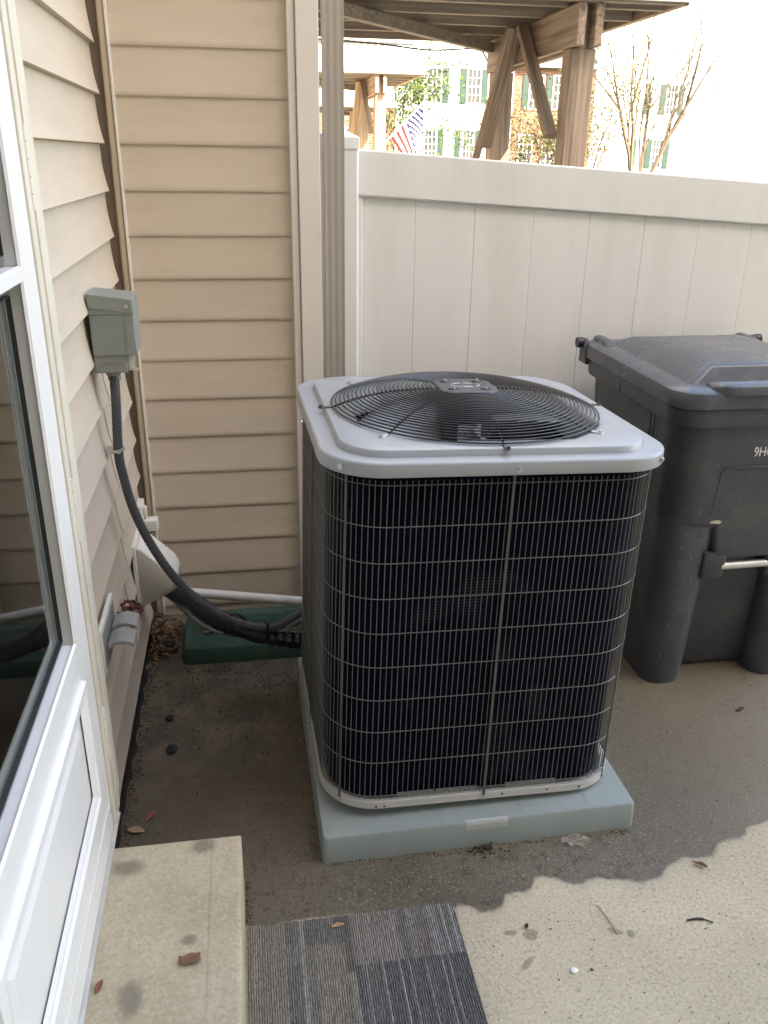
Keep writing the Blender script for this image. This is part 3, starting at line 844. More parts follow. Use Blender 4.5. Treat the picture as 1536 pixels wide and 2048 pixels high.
ZU0, ZU1, ZL0, ZL1 = 4.30, 5.92, 1.62, 2.90
def town(px0, px1, m, label, depth=9.0, ztop=8.6, y=HY):
    h = empty('town_house', label, 'house', ((hx(px0) + hx(px1)) / 2, y, -0.1), group='far town houses')
    build('wall', MB().box((hx(px0), y, -0.1), (hx(px1) - .01, y + depth, ztop)), m, h)
    build('roof', MB().prism([(y - .4, ztop), (y + depth + .4, ztop), (y + depth / 2, ztop + 3)], 0, hx(px0), hx(px1) - .01), 'roof', h)
    return h
h = town(560, 800, 'brick', 'red brick town house behind the flag and the leafy tree')
for a in (600, 690): window(h, a, a + 25, ZU0, ZU1); window(h, a, a + 25, ZL0, ZL1)
h = town(800.3, 1026, 'house_white', 'white town house with green shutters between flag and far deck post')
window(h, 831, 852, ZU0, ZU1); window(h, 861, 884, ZU0, ZU1); window(h, 937, 960, ZU0, ZU1)
window(h, 857, 878, ZL0 - .1, ZL1); window(h, 932, 951, ZL0 - .1, ZL1)
for a in (888, 921.5, 963): shutter(h, a, a + 12, ZU0 - .05, ZU1 + .05)
for a in (882, 915.5, 955.5): shutter(h, a, a + 11.5, ZL0 - .2, ZL1 + .05)
build('trim_band', MB().box((hx(856), HY - .12, 6.20), (hx(1010), HY - .002, 6.34)), 'cream_band', h)
h = town(1026.3, 1188, 'brick', 'red brick town house partly hidden behind the bare trees', ztop=6.1)
for a in (1058, 1105):
    window(h, a, a + 25, ZU0 - .2, ZU1 - .2); window(h, a - 14, a + 11, ZL0 - .6, ZL1 - .2)
    shutter(h, a - 15, a - 4, ZU0 - .25, ZU1 - .15)
h = town(1188.3, 1900, 'house_white', 'white town house with green shutters behind the bare tree', ztop=13)
for a, b in ((1290, 0), (1322, 0), (1360, 0)):
    shutter(h, a, a + 12, 3.95, 5.5); shutter(h, a - 17, a - 5, 1.1, 2.65)
window(h, 1337, 1357, 4.0, 5.45); window(h, 1320, 1339, 1.15, 2.6)

# ---- trees
def leaf_mesh(pts, size, rn):
    m = MB()
    for p in pts:
        a = Vector((rn.gauss(0, 1), rn.gauss(0, 1), rn.gauss(0, 1))).normalized()
        b = a.cross(Vector((rn.gauss(0, 1), rn.gauss(0, 1), rn.gauss(0, 1)))).normalized()
        s = size * rn.uniform(0.6, 1.3)
        p = Vector(p)
        m.add([p - a * s, p + b * s * .5, p + a * s, p - b * s * .5], [(0, 1, 2, 3)])
    return m
def branch(m, p, d, L, r, depth, rn, tips, spread=0.5, k=2, gravity=0.0):
    n = 5; pts = [p]; rr = [r]
    q = Vector(p); d = Vector(d).normalized()
    for i in range(n):
        d = (d + Vector((rn.gauss(0, .07), rn.gauss(0, .07), rn.gauss(0, .05) + gravity))).normalized()
        q = q + d * L / n; pts.append(q); rr.append(r * (1 - .45 * (i + 1) / n))
        if depth > 0 and i >= 1 and rn.random() < 0.55:
            e = (d + Vector((rn.gauss(0, spread), rn.gauss(0, spread), rn.gauss(0, spread * .6)))).normalized()
            branch(m, q, e, L * rn.uniform(.45, .7), rr[-1] * .55, depth - 1, rn, tips, spread, k, gravity)
    m.tube(pts, rr, 5, caps=False)
    if depth > 0:
        for j in range(k):
            e = (d + Vector((rn.gauss(0, spread), rn.gauss(0, spread), rn.gauss(0, spread * .6)))).normalized()
            branch(m, q, e, L * rn.uniform(.55, .8), rr[-1] * .75, depth - 1, rn, tips, spread, k, gravity)
    else: tips.append(q)
def tree(name, label, base, stems, L, r, depth, leaves, lsize, lmat, seed, spread=0.45, jit=0.35, sub=6, cat='tree', group=None, keep=None):
    rn = random.Random(seed)
    t = empty(name, label, cat, base, group=group)
    m = MB(); tips = []
    for s in stems: branch(m, base, s, L, r, depth, rn, tips, spread)
    build('trunk', m, 'bark', t, smooth=60)
    if leaves:
        pts = []
        for q in tips:
            for _ in range(leaves): pts.append(q + Vector((rn.gauss(0, jit), rn.gauss(0, jit), rn.gauss(0, jit * .8))))
        build('crown', leaf_mesh(pts, lsize, rn), lmat, t)
    return t
tree('leafy_tree', 'light green spring tree in front of the white town house, left of the flag', (5.75, 33, -0.1), [(-.05, 0, 1), (.12, 0, 1), (-.15, .1, 1)], 2.15, .07, 3, 13, .070, 'leaves_green', 3, spread=.48, jit=.34)
tree('young_tree', 'small green sapling crown just right of the flag', (6.1, 25, -0.1), [(.05, 0, 1)], 1.25, .035, 2, 22, .05, 'leaves_green', 11, spread=.4, jit=.16)
tree('bushy_tree', 'yellow green budding tree between the two nearest deck posts', (11.6, 34, -0.1), [(-.1, 0, 1), (.2, 0, 1), (.0, .2, 1)], 1.6, .06, 3, 17, .07, 'leaves_yellow', 5, spread=.6, jit=.32)
tree('budding_tree', 'slender budding tree just right of the near deck post', (10.3, 26, -0.1), [(-.10, 0, 1), (.05, 0, 1), (.18, 0, 1), (.3, 0, 1)], 1.9, .045, 3, 7, .045, 'leaves_yellow', 8, spread=.35, jit=.30)
tree('bare_tree', 'bare multi-stemmed grey tree in front of the white house on the right', (11.9, 26, -0.1), [(-.10, 0, 1), (.06, 0, 1), (.24, .1, 1), (.38, -.1, 1), (.5, 0, 1)], 3.1, .085, 4, 1, .03, 'buds', 21, spread=.26, jit=.12)

# ---- flag on its pole
flag = empty('flag', 'American flag hanging from a slanted pole above the fence', 'flag', (2.62, 16.0, 1.55))
tip = Vector((3.262, 16.0, 2.42)); low = Vector((2.45, 16.05, 1.62))
build('pole', MB().tube([low, tip + (tip - low) * .03], 0.016, 8), 'deck_white', flag)
hoist = (low - tip) * 0.70
NU, NV = 26, 30
def fpt(u, v):
    e = Vector((0.05 + 0.93 * u, 0.10, -1.75 + 0.48 * u))
    p = tip + hoist * u + e * v
    p.y += 0.06 * math.sin(9 * v + 3 * u) * v ** .5
    p.x += 0.03 * math.sin(7 * v + 2 * u) * v
    return p
def flag_patch(u0, u1, v0, v1, off=0.0, nu=2, nv=10):
    m = MB(); v = []; f = []
    for i in range(nu + 1):
        for j in range(nv + 1):
            p = fpt(u0 + (u1 - u0) * i / nu, v0 + (v1 - v0) * j / nv); v.append((p.x, p.y + off, p.z))
    for i in range(nu):
        for j in range(nv): a = i * (nv + 1) + j; f.append((a, a + 1, a + nv + 2, a + nv + 1))
    return m.add(v, f)
for s in range(13):
    v0 = 0.4 if s < 7 else 0.0
    build('stripe', flag_patch(s / 13, (s + 1) / 13, v0, 1.0), 'flag_red' if s % 2 == 0 else 'flag_white', flag, smooth=60)
can = build('canton', flag_patch(0, 7 / 13, 0, 0.4, nu=8), 'flag_blue', flag, smooth=60)
ms = MB()
for i in range(9):
    for j in range(6 if i % 2 == 0 else 5):
        u = 7 / 13 * (i + 1) / 10; v = 0.4 * ((j * 2 + (1 if i % 2 == 0 else 2)) / 12)
        c = fpt(u, v); vv = []
        for q in range(10):
            rr_ = .030 if q % 2 == 0 else .013
            vv.append((c.x + rr_ * math.sin(q * math.pi / 5), c.y - .012, c.z + rr_ * math.cos(q * math.pi / 5)))
        ms.add(vv, [tuple(range(10))])
build('stars', ms, 'flag_white', can)

# ================================================================== AIR CONDITIONER
PADT = 0.075
pad = empty('equipment_pad', 'grey green plastic pad on the wet concrete under the air conditioner', 'pad', (0.5095, 1.9335, 0), (0, 0, R(0.75)))
mb = MB()
mb.loft([rrect(0.3925, 0.400, 0.012, 0.0, 4), rrect(0.391, 0.3985, 0.012, 0.066, 4), rrect(0.388, 0.3955, 0.012, 0.0735, 4), rrect(0.382, 0.3895, 0.012, 0.075, 4)])
build('slab', mb, 'pad', pad, local=True, smooth=50)
mb = MB()
x0, x1 = -0.045, 0.060
for (ya, za), (yb_, zb_) in (((-0.3993, 0.052), (-0.3990, 0.0665)), ((-0.3990, 0.0665), (-0.3965, 0.0742)), ((-0.3965, 0.0742), (-0.3905, 0.0757))):
    mb.add([(x0, ya, za), (x1, ya, za), (x1, yb_, zb_), (x0, yb_, zb_)], [(0, 1, 2, 3)])
build('label', mb, mat('faded_sticker', (0.42, 0.44, 0.44), 0.35, var=0.05, vscale=20), pad, local=True)
mb = MB()
for x in (-0.30, -0.10, 0.10, 0.27): mb.box((x, -0.386, 0.0752), (x + 0.0015, 0.386, 0.0756))
tag(build('mould_line', mb, 'pad', pad, local=True), kind='stuff')

ac = empty('air_conditioner', 'large grey air conditioner with wire grille sides and round top fan guard', 'air conditioner',
           (0.5035, 1.961, PADT), (R(-0.97), R(1.50), R(1.05)))
ac.scale = (1, 1, 0.986)
def A(name, mb, m, parent=ac, **k): return build(name, mb, m, parent, local=True, **k)
H = 0.373; CR = 0.128
# feet and base pan
for fx in (-.28, .28):
    for fy in (-.28, .28): A('foot', MB().cyl((fx, fy, 0), (0, 0, 1), .03, .0165, 14), 'motor', smooth=40)
mb = MB()
mb.loft([rrect(H - .012, H - .012, CR - .012, .016), rrect(H + .003, H + .003, CR + .003, .016), rrect(H + .005, H + .005, CR + .005, .0175), rrect(H + .005, H + .005, CR + .005, .0365), rrect(H + .002, H + .002, CR + .002, .0372), rrect(H - .010, H - .010, CR - .01, .0355), rrect(H - .022, H - .022, CR - .02, .020)], True, True)
A('base_pan', mb, 'ac_rail', smooth=35)
mb = MB()
for (hx_, hy_) in ((-.235, -1), (.06, -1), (.175, -1), (.26, -1), (-.255, -1)):
    mb.cyl((hx_, -(H + .0045), .024 + .004 * (hx_ > 0)), (0, -1, 0), .0028, .0012, 8)
A('rivet', mb, 'motor')
# coil
mb = MB()
mb.loft([rrect(H - .020, H - .020, CR - .02, .034), rrect(H - .020, H - .020, CR - .02, .872)], False, False)
mb.loft([rrect(H - .048, H - .048, CR - .048, .034), rrect(H - .048, H - .048, CR - .048, .872)], False, False)
A('coil', mb, 'coil', smooth=50)
mb = MB()
for a, b in ((-.20, -.11), (-.105, -.0), (.07, .20)): mb.box((a, -(H - .008), .037), (b, -(H - .014), .046))
A('coil_bracket', mb, 'box_grey')['kind'] = 'stuff'
# wire grille: vertical wires and ten horizontal ones round the rounded square
def path(h, r, n=10):
    p = rrect(h, h, r, 0, n); return [Vector(q) for q in p]
pp = path(H, CR)
seg = [(pp[(i + 1) % len(pp)] - pp[i]).length for i in range(len(pp))]
tot = sum(seg)
def along(s):
    s %= tot
    for i, l in enumerate(seg):
        if s <= l: return pp[i].lerp(pp[(i + 1) % len(pp)], s / l), (pp[(i + 1) % len(pp)] - pp[i]).normalized()
        s -= l
    return pp[0], Vector((1, 0, 0))
NW = int(round(tot / 0.0130))
panel_test = lambda p: p.x < -.25 and p.y > .285      # service corner has no wires
mb = MB()
for i in range(NW):
    p, t = along(tot * (i + .35) / NW)
    if panel_test(p): continue
    mb.tube([(p.x + rnd.gauss(0, .0004), p.y, .043), (p.x, p.y, .45), (p.x + rnd.gauss(0, .0004), p.y, .862)], .00105, 5, caps=False)
gw = A('wire_grille', mb, 'wire', smooth=70); gw['kind'] = 'stuff'
for z in (.052, .150, .237, .325, .413, .500, .587, .673, .758, .852):
    q = [(p.x * (1 + .0035), p.y * (1 + .0035), z) for p in pp if not panel_test(p)]
    # start after the gap so the open chain is continuous
    i0 = next(i for i in range(len(q)) if (Vector(q[i]) - Vector(q[i - 1])).length > .12 and q[i][0] < -.2)
    q = q[i0:] + q[:i0]
    A('grille_ring', MB().tube(q, .00125, 5, caps=False), 'wire', smooth=70)
# straps
mbs = []
c45 = H - CR + (CR + .004) * math.cos(R(45))
straps = [((-c45, -c45), 45), ((.012, -(H + .0035)), 0), ((c45, -c45), -45), ((H + .0035, 0), -90), ((c45, c45), -135), ((-(H + .0035), -.02), 90), ((.0, H + .0035), 180)]
for (sx, sy), ang in straps:
    nx, ny = -math.sin(R(ang)) , -math.cos(R(ang))
    tx, ty = -ny, nx
    w = .0030
    m = MB()
    v = []
    for z in (.020, .900):
        for a, o in ((-1, 0), (1, 0), (1, .002), (-1, .002)):
            v.append((sx + tx * w * a + nx * o, sy + ty * w * a + ny * o, z))
    m.add(v, [(0, 1, 2, 3), (7, 6, 5, 4), (0, 4, 5, 1), (1, 5, 6, 2), (2, 6, 7, 3), (3, 7, 4, 0)])
    st = A('strap', m, 'strap')
    k = 1.045
    for zz, kk in ((.890, (H + .0230) / H), (.027, (H + .0062) / H)):
        bx, by = (sx / H * (H + (.024 if zz > .5 else .0055)), sy / H * (H + (.024 if zz > .5 else .0055)))
        if ang % 90: bx, by = sx + nx * (.0215 if zz > .5 else .0035), sy + ny * (.0215 if zz > .5 else .0035)
        A('screw', MB().cyl((bx, by, zz), (nx, ny, 0), .0048, .004, 10).cyl((bx, by, zz), (nx, ny, 0), .0068, .0012, 12), 'steel', st, smooth=40)
# service corner panel (rear left)
mb = MB()
cxx, cyy = -(H + .002) + CR, (H + .002) - CR
poly = [(-(H + .002), .272)] + [(cxx - CR * math.cos(R(a)), cyy + CR * math.sin(R(a))) for a in range(0, 91, 9)] + [(-.20, H + .002)]
inner = [(x + .004 * (1 if x < -.25 else 0), y - .004) for x, y in poly][::-1]
mb.prism(poly + inner, 2, .038, .872)
A('service_panel', mb, 'ac_paint', smooth=35)
# top cap
K = 0.3905; KR = .132
OPR = .326
def circ(r, z, n=8):
    out = []
    for qx, qy, a0 in ((1, -1, -90), (1, 1, 0), (-1, 1, 90), (-1, -1, 180)):
        for k in range(n + 1):
            # angles chosen to follow the rounded square's points
            p = rrect(.30, .30, .12, 0, n)[len(out)]
            a = math.atan2(p[1], p[0]); out.append((r * math.cos(a), r * math.sin(a), z))
    return out
RN = 14
RR = lambda d, z: rrect(K - d, K - d, KR - d * .8, z, RN)
mb = MB()
CI = lambda r, z: [(r * math.cos(math.atan2(p[1], p[0])), r * math.sin(math.atan2(p[1], p[0])), z) for p in rrect(.30, .30, .12, 0, RN)]
mb.loft([RR(.004, .874), RR(.0005, .8745), RR(0, .876), RR(0.0005, .9005), RR(.0016, .9035), RR(.0042, .9052), RR(.0075, .9056), RR(.0415, .9040), RR(.0432, .9044), RR(.0458, .9165), RR(.0475, .9188), RR(.0505, .9196),
         CI(.3420, .9200), CI(.3350, .9195), CI(.3290, .9165), CI(OPR, .911), CI(.309, .875), CI(.305, .845)], False, False)
A('top_cap', mb, 'ac_paint', smooth=38)
# fan guard: concentric rings, eight legs, centre plate
ZG = .921
def dome(r):
    t = min(1, r / .336)
    return ZG + .050 * (1 - t ** 3.2)
r = .086
while r < .3350:
    A('guard_ring', MB().tube([(r * math.cos(2 * math.pi * k / 72), r * math.sin(2 * math.pi * k / 72), dome(r)) for k in range(72)], .00190, 6, closed=True), 'guard', smooth=70)
    r += .01005
for k in range(8):
    a = R(45 * k + 0)
    rs = [.07, .12, .16, .20, .24, .27, .30, .325, .337]
    pts = [(q * math.cos(a), q * math.sin(a), dome(q) - .0038) for q in rs]
    lg = A('guard_leg', MB().tube(pts, .0026, 6), 'guard', smooth=60)
    e = Vector((.355 * math.cos(a), .355 * math.sin(a), ZG)); s = Vector((.333 * math.cos(a), .333 * math.sin(a), ZG + .001))
    A('tab', MB().bar(s, e, .011, .003).cyl((e.x, e.y, ZG - .0015), (0, 0, 1), .0075, .003, 12), 'strap' if k % 2 == 0 else 'steel', lg, bevel=.0008)
    A('bolt', MB().cyl((e.x, e.y, ZG + .001), (0, 0, 1), .0045, .005, 8), 'steel' if k % 2 else 'guard', lg, smooth=30)
plate = A('centre_plate', MB().loft([CI(.0835, dome(.05) - .003), CI(.0845, dome(.05) + .001), CI(.082, dome(.05) + .003), CI(.074, dome(.05) + .0036)]), mat('grey_centre_plate', (.050, .050, .056), .4, var=.1, vscale=30), smooth=40)
zc = dome(.05) + .0037
for k in range(4):
    a = R(45 + 90 * k); cx_, cy_ = .058 * math.cos(a), .058 * math.sin(a)
    m = MB().tube([(cx_ + .013 * math.cos(q * math.pi / 8), cy_ + .010 * math.sin(q * math.pi / 8), zc) for q in range(16)], .0018, 5, closed=True)
    s_ = A('slot', m, 'guard', plate, smooth=60)
    A('bolt', MB().cyl((cx_, cy_, zc - .002), (0, 0, 1), .006, .0045, 6).cyl((cx_, cy_, zc + .004), (0, 0, 1), .003, .003, 8), 'steel', s_, smooth=30)
# plain oval badge outline (its print is unreadable in the photograph)
m = MB()
for q in range(28):
    if q % 4 == 3: continue
    a, b = 2 * math.pi * q / 28, 2 * math.pi * (q + 1) / 28
    m.tube([(.036 * math.cos(a), .020 * math.sin(a), zc + .0004), (.036 * math.cos(b), .020 * math.sin(b), zc + .0004)], .0009, 4)
A('badge_outline', m, 'white_label', plate)
A('badge_text', MB().bar((-.014, -.012, zc + .0003), (.014, -.012, zc + .0003), .0022, .0008), 'white_label', plate)
# motor, label, fan
mo = A('motor', MB().loft([CI(.05, .775), CI(.068, .782), CI(.070, .79), CI(.070, .925), CI(.066, .94), CI(.03, .95)]), 'motor', smooth=40)
m = MB(); v = []
for k in range(11):
    a = R(-90 - 24 + 48 * k / 10 )
    for z in (.850, .893): v.append((.0708 * math.cos(a), .0708 * math.sin(a), z))
m.add(v, [(2 * k, 2 * k + 2, 2 * k + 3, 2 * k + 1) for k in range(10)])
lab = A('label', m, 'white_label', mo)
m = MB()
def on_motor(a0, a1, z0, z1, rr_=.0712):
    v = []
    for k in range(4):
        a = R(-90 + a0 + (a1 - a0) * k / 3)
        v += [(rr_ * math.cos(a), rr_ * math.sin(a), z0), (rr_ * math.cos(a), rr_ * math.sin(a), z1)]
    m.add(v, [(2 * k, 2 * k + 2, 2 * k + 3, 2 * k + 1) for k in range(3)])
for k, a in enumerate((-8, -2, 4, 10)): on_motor(a, a + 3.2, .884, .889)
for z, a0, a1 in ((.878, -21, 20), (.873, -21, 14), (.868, -21, 20), (.863, -6, 18), (.8585, -4, 20)): on_motor(a0, a1, z, z + .0013)
on_motor(-12, -10.8, .860, .866); on_motor(-10.8, -9, .8645, .866); on_motor(-9.2, -8, .860, .866); on_motor(-6.8, -5.8, .860, .866)
A('print', m, 'ink', lab)
hub = A('fan_hub', MB().loft([CI(.05, .755), CI(.062, .765), CI(.062, .775)]), 'fan', smooth=40)
NB = 4
for bnum in range(NB):
    v = []; f = []
    a0 = 2 * math.pi * bnum / NB + R(22)
    nr, na = 10, 12
    for i in range(nr + 1):
        t = i / nr; rad = .058 + (.292 - .058) * t
        half = R(17 + 20 * t ** .8); sw = R(14) * t
        for j in range(na + 1):
            s_ = j / na * 2 - 1
            a = a0 + sw + half * s_
            z = .845 - s_ * (.040 - .008 * t) + .008 * (1 - s_ * s_)
            v.append((rad * math.cos(a), rad * math.sin(a), z))
    for i in range(nr):
        for j in range(na): q = i * (na + 1) + j; f.append((q, q + 1, q + na + 2, q + na + 1))
    bl = A('fan_blade', MB().add(v, f), 'fan', smooth=60)
    md = bl.modifiers.new('thickness', 'SOLIDIFY'); md.thickness = .002

# ================================================================== TRASH CART
cart = empty('trash_cart', 'charcoal wheeled trash cart standing against the white fence', 'trash can', (1.463, 2.425, 0), (0, 0, 0))
def B(name, mb, m='bin', parent=cart, **k): return build(name, mb, m, parent, local=True, **k)
def rr_at(hx_, y0, y1, r, z, n=7, x0=0): return rrect(hx_, (y1 - y0) / 2, r, z, n, x0, (y0 + y1) / 2)
mb = MB()
# core set back at the front, flaring to the top
mb.loft([rr_at(.235, -.205, .25, .05, .004), rr_at(.242, -.222, .26, .06, .03), rr_at(.268, -.275, .30, .06, .50), rr_at(.283, -.312, .325, .06, .86), rr_at(.285, -.315, .328, .06, .90)])
# two rounded corner columns under a slightly prouder upper body
for s in (-1, 1):
    mb.loft([rr_at(.066, -.300, .10, .058, .000, 9, s * .184), rr_at(.070, -.306, .10, .062, .02, 9, s * .185), rr_at(.083, -.320, .10, .072, .30, 9, s * .185), rr_at(.097, -.333, .10, .085, .56, 9, s * .178), rr_at(.100, -.335, .10, .088, .60, 9, s * .176)])
mb.loft([rr_at(.262, -.322, .28, .085, .548, 9), rr_at(.273, -.334, .29, .092, .562, 9), rr_at(.279, -.340, .295, .095, .585, 9), rr_at(.289, -.348, .31, .10, .885, 9)])
# apron with two tabs that carry the lifting bar
mb.loft([rr_at(.112, -.330, -.20, .012, .455, 5), rr_at(.116, -.335, -.20, .014, .468, 5), rr_at(.135, -.3385, -.20, .02, .58, 5)])
for s in (-1, 1):
    mb.loft([rr_at(.034, -.326, -.24, .008, .385, 4, s * .104), rr_at(.036, -.330, -.24, .010, .392, 4, s * .105), rr_at(.040, -.3345, -.22, .012, .475, 4, s * .105)])
body = B('body', mb, smooth=38)
B('lift_bar', MB().tube([(-.080, -.322, .424), (.080, -.322, .426)], .0120, 14), 'bar', smooth=50)
# ribs under the rim, rim band
mb = MB()
mb.loft([rr_at(.288, -.345, .332, .07, .868, 10), rr_at(.306, -.363, .348, .08, .874, 10), rr_at(.309, -.366, .350, .08, .882, 10), rr_at(.311, -.368, .352, .08, .922, 10), rr_at(.307, -.364, .348, .08, .928, 10), rr_at(.26, -.32, .30, .06, .927, 10)], False, True)
B('rim', mb, smooth=38)
mb = MB()
for y in (-.19, -.165): mb.box((-.290, y, .73), (-.272, y + .006, .872))
mb.box((-.312, .02, .880), (-.304, .028, .915)).box((-.302, -.10, .866), (-.285, .03, .872))
B('rib', mb, bevel=.002)
B('front_panel', MB().loft([[(x, -.3455 - .0, z) for x, z in ((-.155, .44), (.155, .44), (.155, .755), (-.155, .755))], [(x, -.3478, z) for x, z in ((-.150, .445), (.150, .445), (.150, .75), (-.150, .75))]], False, True), bevel=.002) if 0 else None
mb = MB()
mb.tube([(-.15, -.3385, .60), (-.142, -.3445, .735), (-.130, -.3455, .748), (.13, -.3455, .748), (.142, -.3445, .735), (.15, -.3385, .60)], .0026, 6)
B('embossed_border', mb, smooth=60)
# lid: skirt, shoulders, raised middle, front lip
lid = B('lid', MB().loft([rr_at(.316, -.372, .350, .085, .925, 10), rr_at(.321, -.377, .352, .088, .930, 10), rr_at(.322, -.378, .353, .088, .962, 10), rr_at(.318, -.374, .350, .086, .972, 10), rr_at(.306, -.362, .342, .08, .978, 10),
                        rr_at(.262, -.312, .322, .06, .982, 10)], True, True), 'bin_lid', smooth=38)
mb = MB()
v = [(-.258, -.300, .981), (.258, -.300, .981), (.245, .285, .981), (-.245, .285, .981), (-.188, -.268, 1.032), (.188, -.268, 1.032), (.195, .235, 1.008), (-.195, .235, 1.008)]
mb.add(v, [(4, 5, 6, 7), (0, 1, 5, 4), (1, 2, 6, 5), (2, 3, 7, 6), (3, 0, 4, 7)])
B('raised_top', mb, 'bin_lid', lid, bevel=.012, seg=4)
mb = MB()
lip = [(-.215, -.345, .984), (-.200, -.368, .992), (-.16, -.384, .996), (0, -.388, .997), (.16, -.384, .996), (.200, -.368, .992), (.215, -.345, .984)]
lo = []
for (x, y, z) in smoothpath(lip, 5): lo.append((x, y, z))
n = len(lo); v = []
for x, y, z in lo: v += [(x, y, z), (x, y - .004, z - .004), (x, y - .004, z - .026), (x * .98, y + .03, z - .020), (x * .97, y + .045, z + .002)]
f = []
for i in range(n - 1):
    for k in range(5): l = (k + 1) % 5; f.append((i * 5 + k, i * 5 + l, (i + 1) * 5 + l, (i + 1) * 5 + k))
f += [(4, 3, 2, 1, 0), tuple(range((n - 1) * 5, n * 5))]
B('handle_lip', MB().add(v, f), 'bin_lid', lid, smooth=45)
mb = MB()
for x in (-.05, -.03, -.01): mb.bar((x, -.392, .9965), (x + .022, -.35, .9995), .004, .003)
B('grip_line', mb, 'bin_lid', lid)
# scuffs on the lid are pale scratches
mb = MB()
rn2 = random.Random(4)
for _ in range(16):
    x, y = rn2.uniform(-.30, .1), rn2.uniform(-.36, -.1)
    if -.26 < x < .25 and y > -.31: continue
    l = rn2.uniform(.006, .022); a = rn2.uniform(0, 3.14)
    mb.bar((x, y, .9786 + (.003 if abs(x) < .26 and y > -.31 else 0)), (x + l * math.cos(a), y + l * math.sin(a), .9790), .0012, .0006)
tag(B('scuff', mb, 'cover_grey', lid), kind='stuff')
mb = MB()
for _ in range(70):
    s_ = rn2.choice((-1, -1, 1)); z = rn2.uniform(.04, .84)
    if z < .54: x = s_ * rn2.uniform(.15, .22); y = -(.3005 + .0345 * (z / .56))
    else: x = rn2.uniform(-.19, .19); y = -(.3405 + .0080 * ((z - .585) / .30))
    l = rn2.uniform(.004, .022); a = rn2.gauss(1.3, .5)
    mb.bar((x, y, z), (x + l * math.cos(a), y - .0004, z + l * math.sin(a)), .0011, .0011)
tag(B('scuff', mb, 'cover_grey'), kind='stuff')
mb = MB()
mb.add([(-.150, -.3385, .575), (-.118, -.3405, .572), (-.112, -.3412, .580), (-.126, -.3410, .585), (-.146, -.3400, .582)], [(0, 1, 2, 3, 4)])
B('scrape_mark', mb, 'grit_pale')
# hinge at the back
B('hinge_bar', MB().tube([(-.325, .330, .968), (.325, .330, .968)], .011, 12), 'bin', smooth=50)
for s in (-1, 1):
    hk = B('hinge_arm', MB().prism([(.285, .905), (.352, .905), (.352, .965), (.345, .985), (.32, .988), (.30, .94)], 0, s * .313 - .008, s * .313 + .008), 'bin', bevel=.003)
    B('hinge_knob', MB().cyl((s * .322, .332, .972), (s, 0, 0), .0175, .018, 16), 'motor', hk, smooth=40)
    B('hinge_lug', MB().loft([rr_at(.022, .22, .345, .012, .975, 4, s * .262), rr_at(.019, .232, .343, .012, .988, 4, s * .262), rr_at(.012, .27, .340, .008, .994, 4, s * .262)]), 'bin_lid', lid, smooth=45)
# print: serial text and flaking logo on the left side
def text_obj(name, s, size, m, parent, loc, rot, ext=.0006):
    cu = bpy.data.curves.new(name, 'FONT'); cu.body = s; cu.size = size; cu.extrude = ext; cu.align_x = 'LEFT'
    o = bpy.data.objects.new(name, cu); COL.objects.link(o)
    dg = bpy.context.evaluated_depsgraph_get()
    me = bpy.data.meshes.new_from_object(o.evaluated_get(dg))
    bpy.data.objects.remove(o)
    me.name = name; me.materials.clear(); me.materials.append(M[m])
    t = bpy.data.objects.new(name, me); COL.objects.link(t)
    t.parent = parent; t.location = loc; t.rotation_euler = rot
    return t
tx = text_obj('serial_text', '9HG', .040, 'letter', cart, (-.056, -.3463, .780), (R(90 - 1), 0, 0))
tx.scale = (.78, 1, 1)
mb = MB()
xs_ = -.2885
mb.add([(xs_, -.030, .770), (xs_, -.052, .766), (xs_, -.047, .790), (xs_, -.037, .786), (xs_, -.028, .80)], [(0, 1, 2, 3, 4)])
mb.add([(xs_, -.085, .763), (xs_, -.106, .758), (xs_, -.100, .782), (xs_, -.088, .776), (xs_, -.083, .788)], [(0, 1, 2, 3, 4)])
B('flaked_print', mb, 'chip')
B('rust_mark', MB().add([(-.283 + .0, -.250, .615), (-.270, -.285, .612), (-.268, -.288, .622), (-.281, -.255, .628)], [(0, 1, 2, 3)]), 'rust') if 0 else None

# ================================================================== THINGS ON AND BY THE WALL
# disconnect box
bx = empty('disconnect_box', 'grey metal electrical disconnect box mounted on the siding above the conduit', 'electrical box', (-0.32, 2.22, 1.04))
y0, y1 = 2.165, 2.285
build('case', MB().box((-0.3715, y0 + .004, 1.040), (-0.292, y1 - .004, 1.213)), 'box_grey', bx, bevel=.003)
mb = MB()
mb.prism([(-0.3716, 1.2), (-0.2655, 1.187), (-0.2655, 1.222), (-0.3716, 1.235)], 1, y0 - .002, y1 + .002)
build('hood', mb, 'box_grey', bx, bevel=.002)
cv = build('cover', MB().box((-0.3705, y0, 1.085), (-0.2665, y0 + .003, 1.199)).box((-0.2695, y0 + .0035, 1.085), (-0.2665, y1, 1.1865)).box((-0.3705, y1 - .003, 1.085), (-0.270, y1 - .0001, 1.187)), 'box_grey', bx, bevel=.0015)
build('rib', MB().box((-0.366, y0 - .0022, 1.1865), (-0.273, y0 - .0004, 1.189)).box((-0.289, y0 - .0018, 1.09), (-0.2875, y0 - .0004, 1.186)), 'box_grey', cv)
build('screw', MB().cyl((-0.281, y0 - .001, 1.204), (0, -1, 0), .0045, .003, 10), 'steel', bx)
build('bump', MB().box((-0.345, y0 + .0005, 1.068), (-0.302, y0 + .0035, 1.071)), 'box_grey', bx)
build('hasp', MB().box((-0.2915, y0 + .02, 1.046), (-0.278, y0 + .025, 1.086)).box((-0.2915, y0 + .022, 1.042), (-0.268, y0 + .027, 1.047)), 'bar', bx)
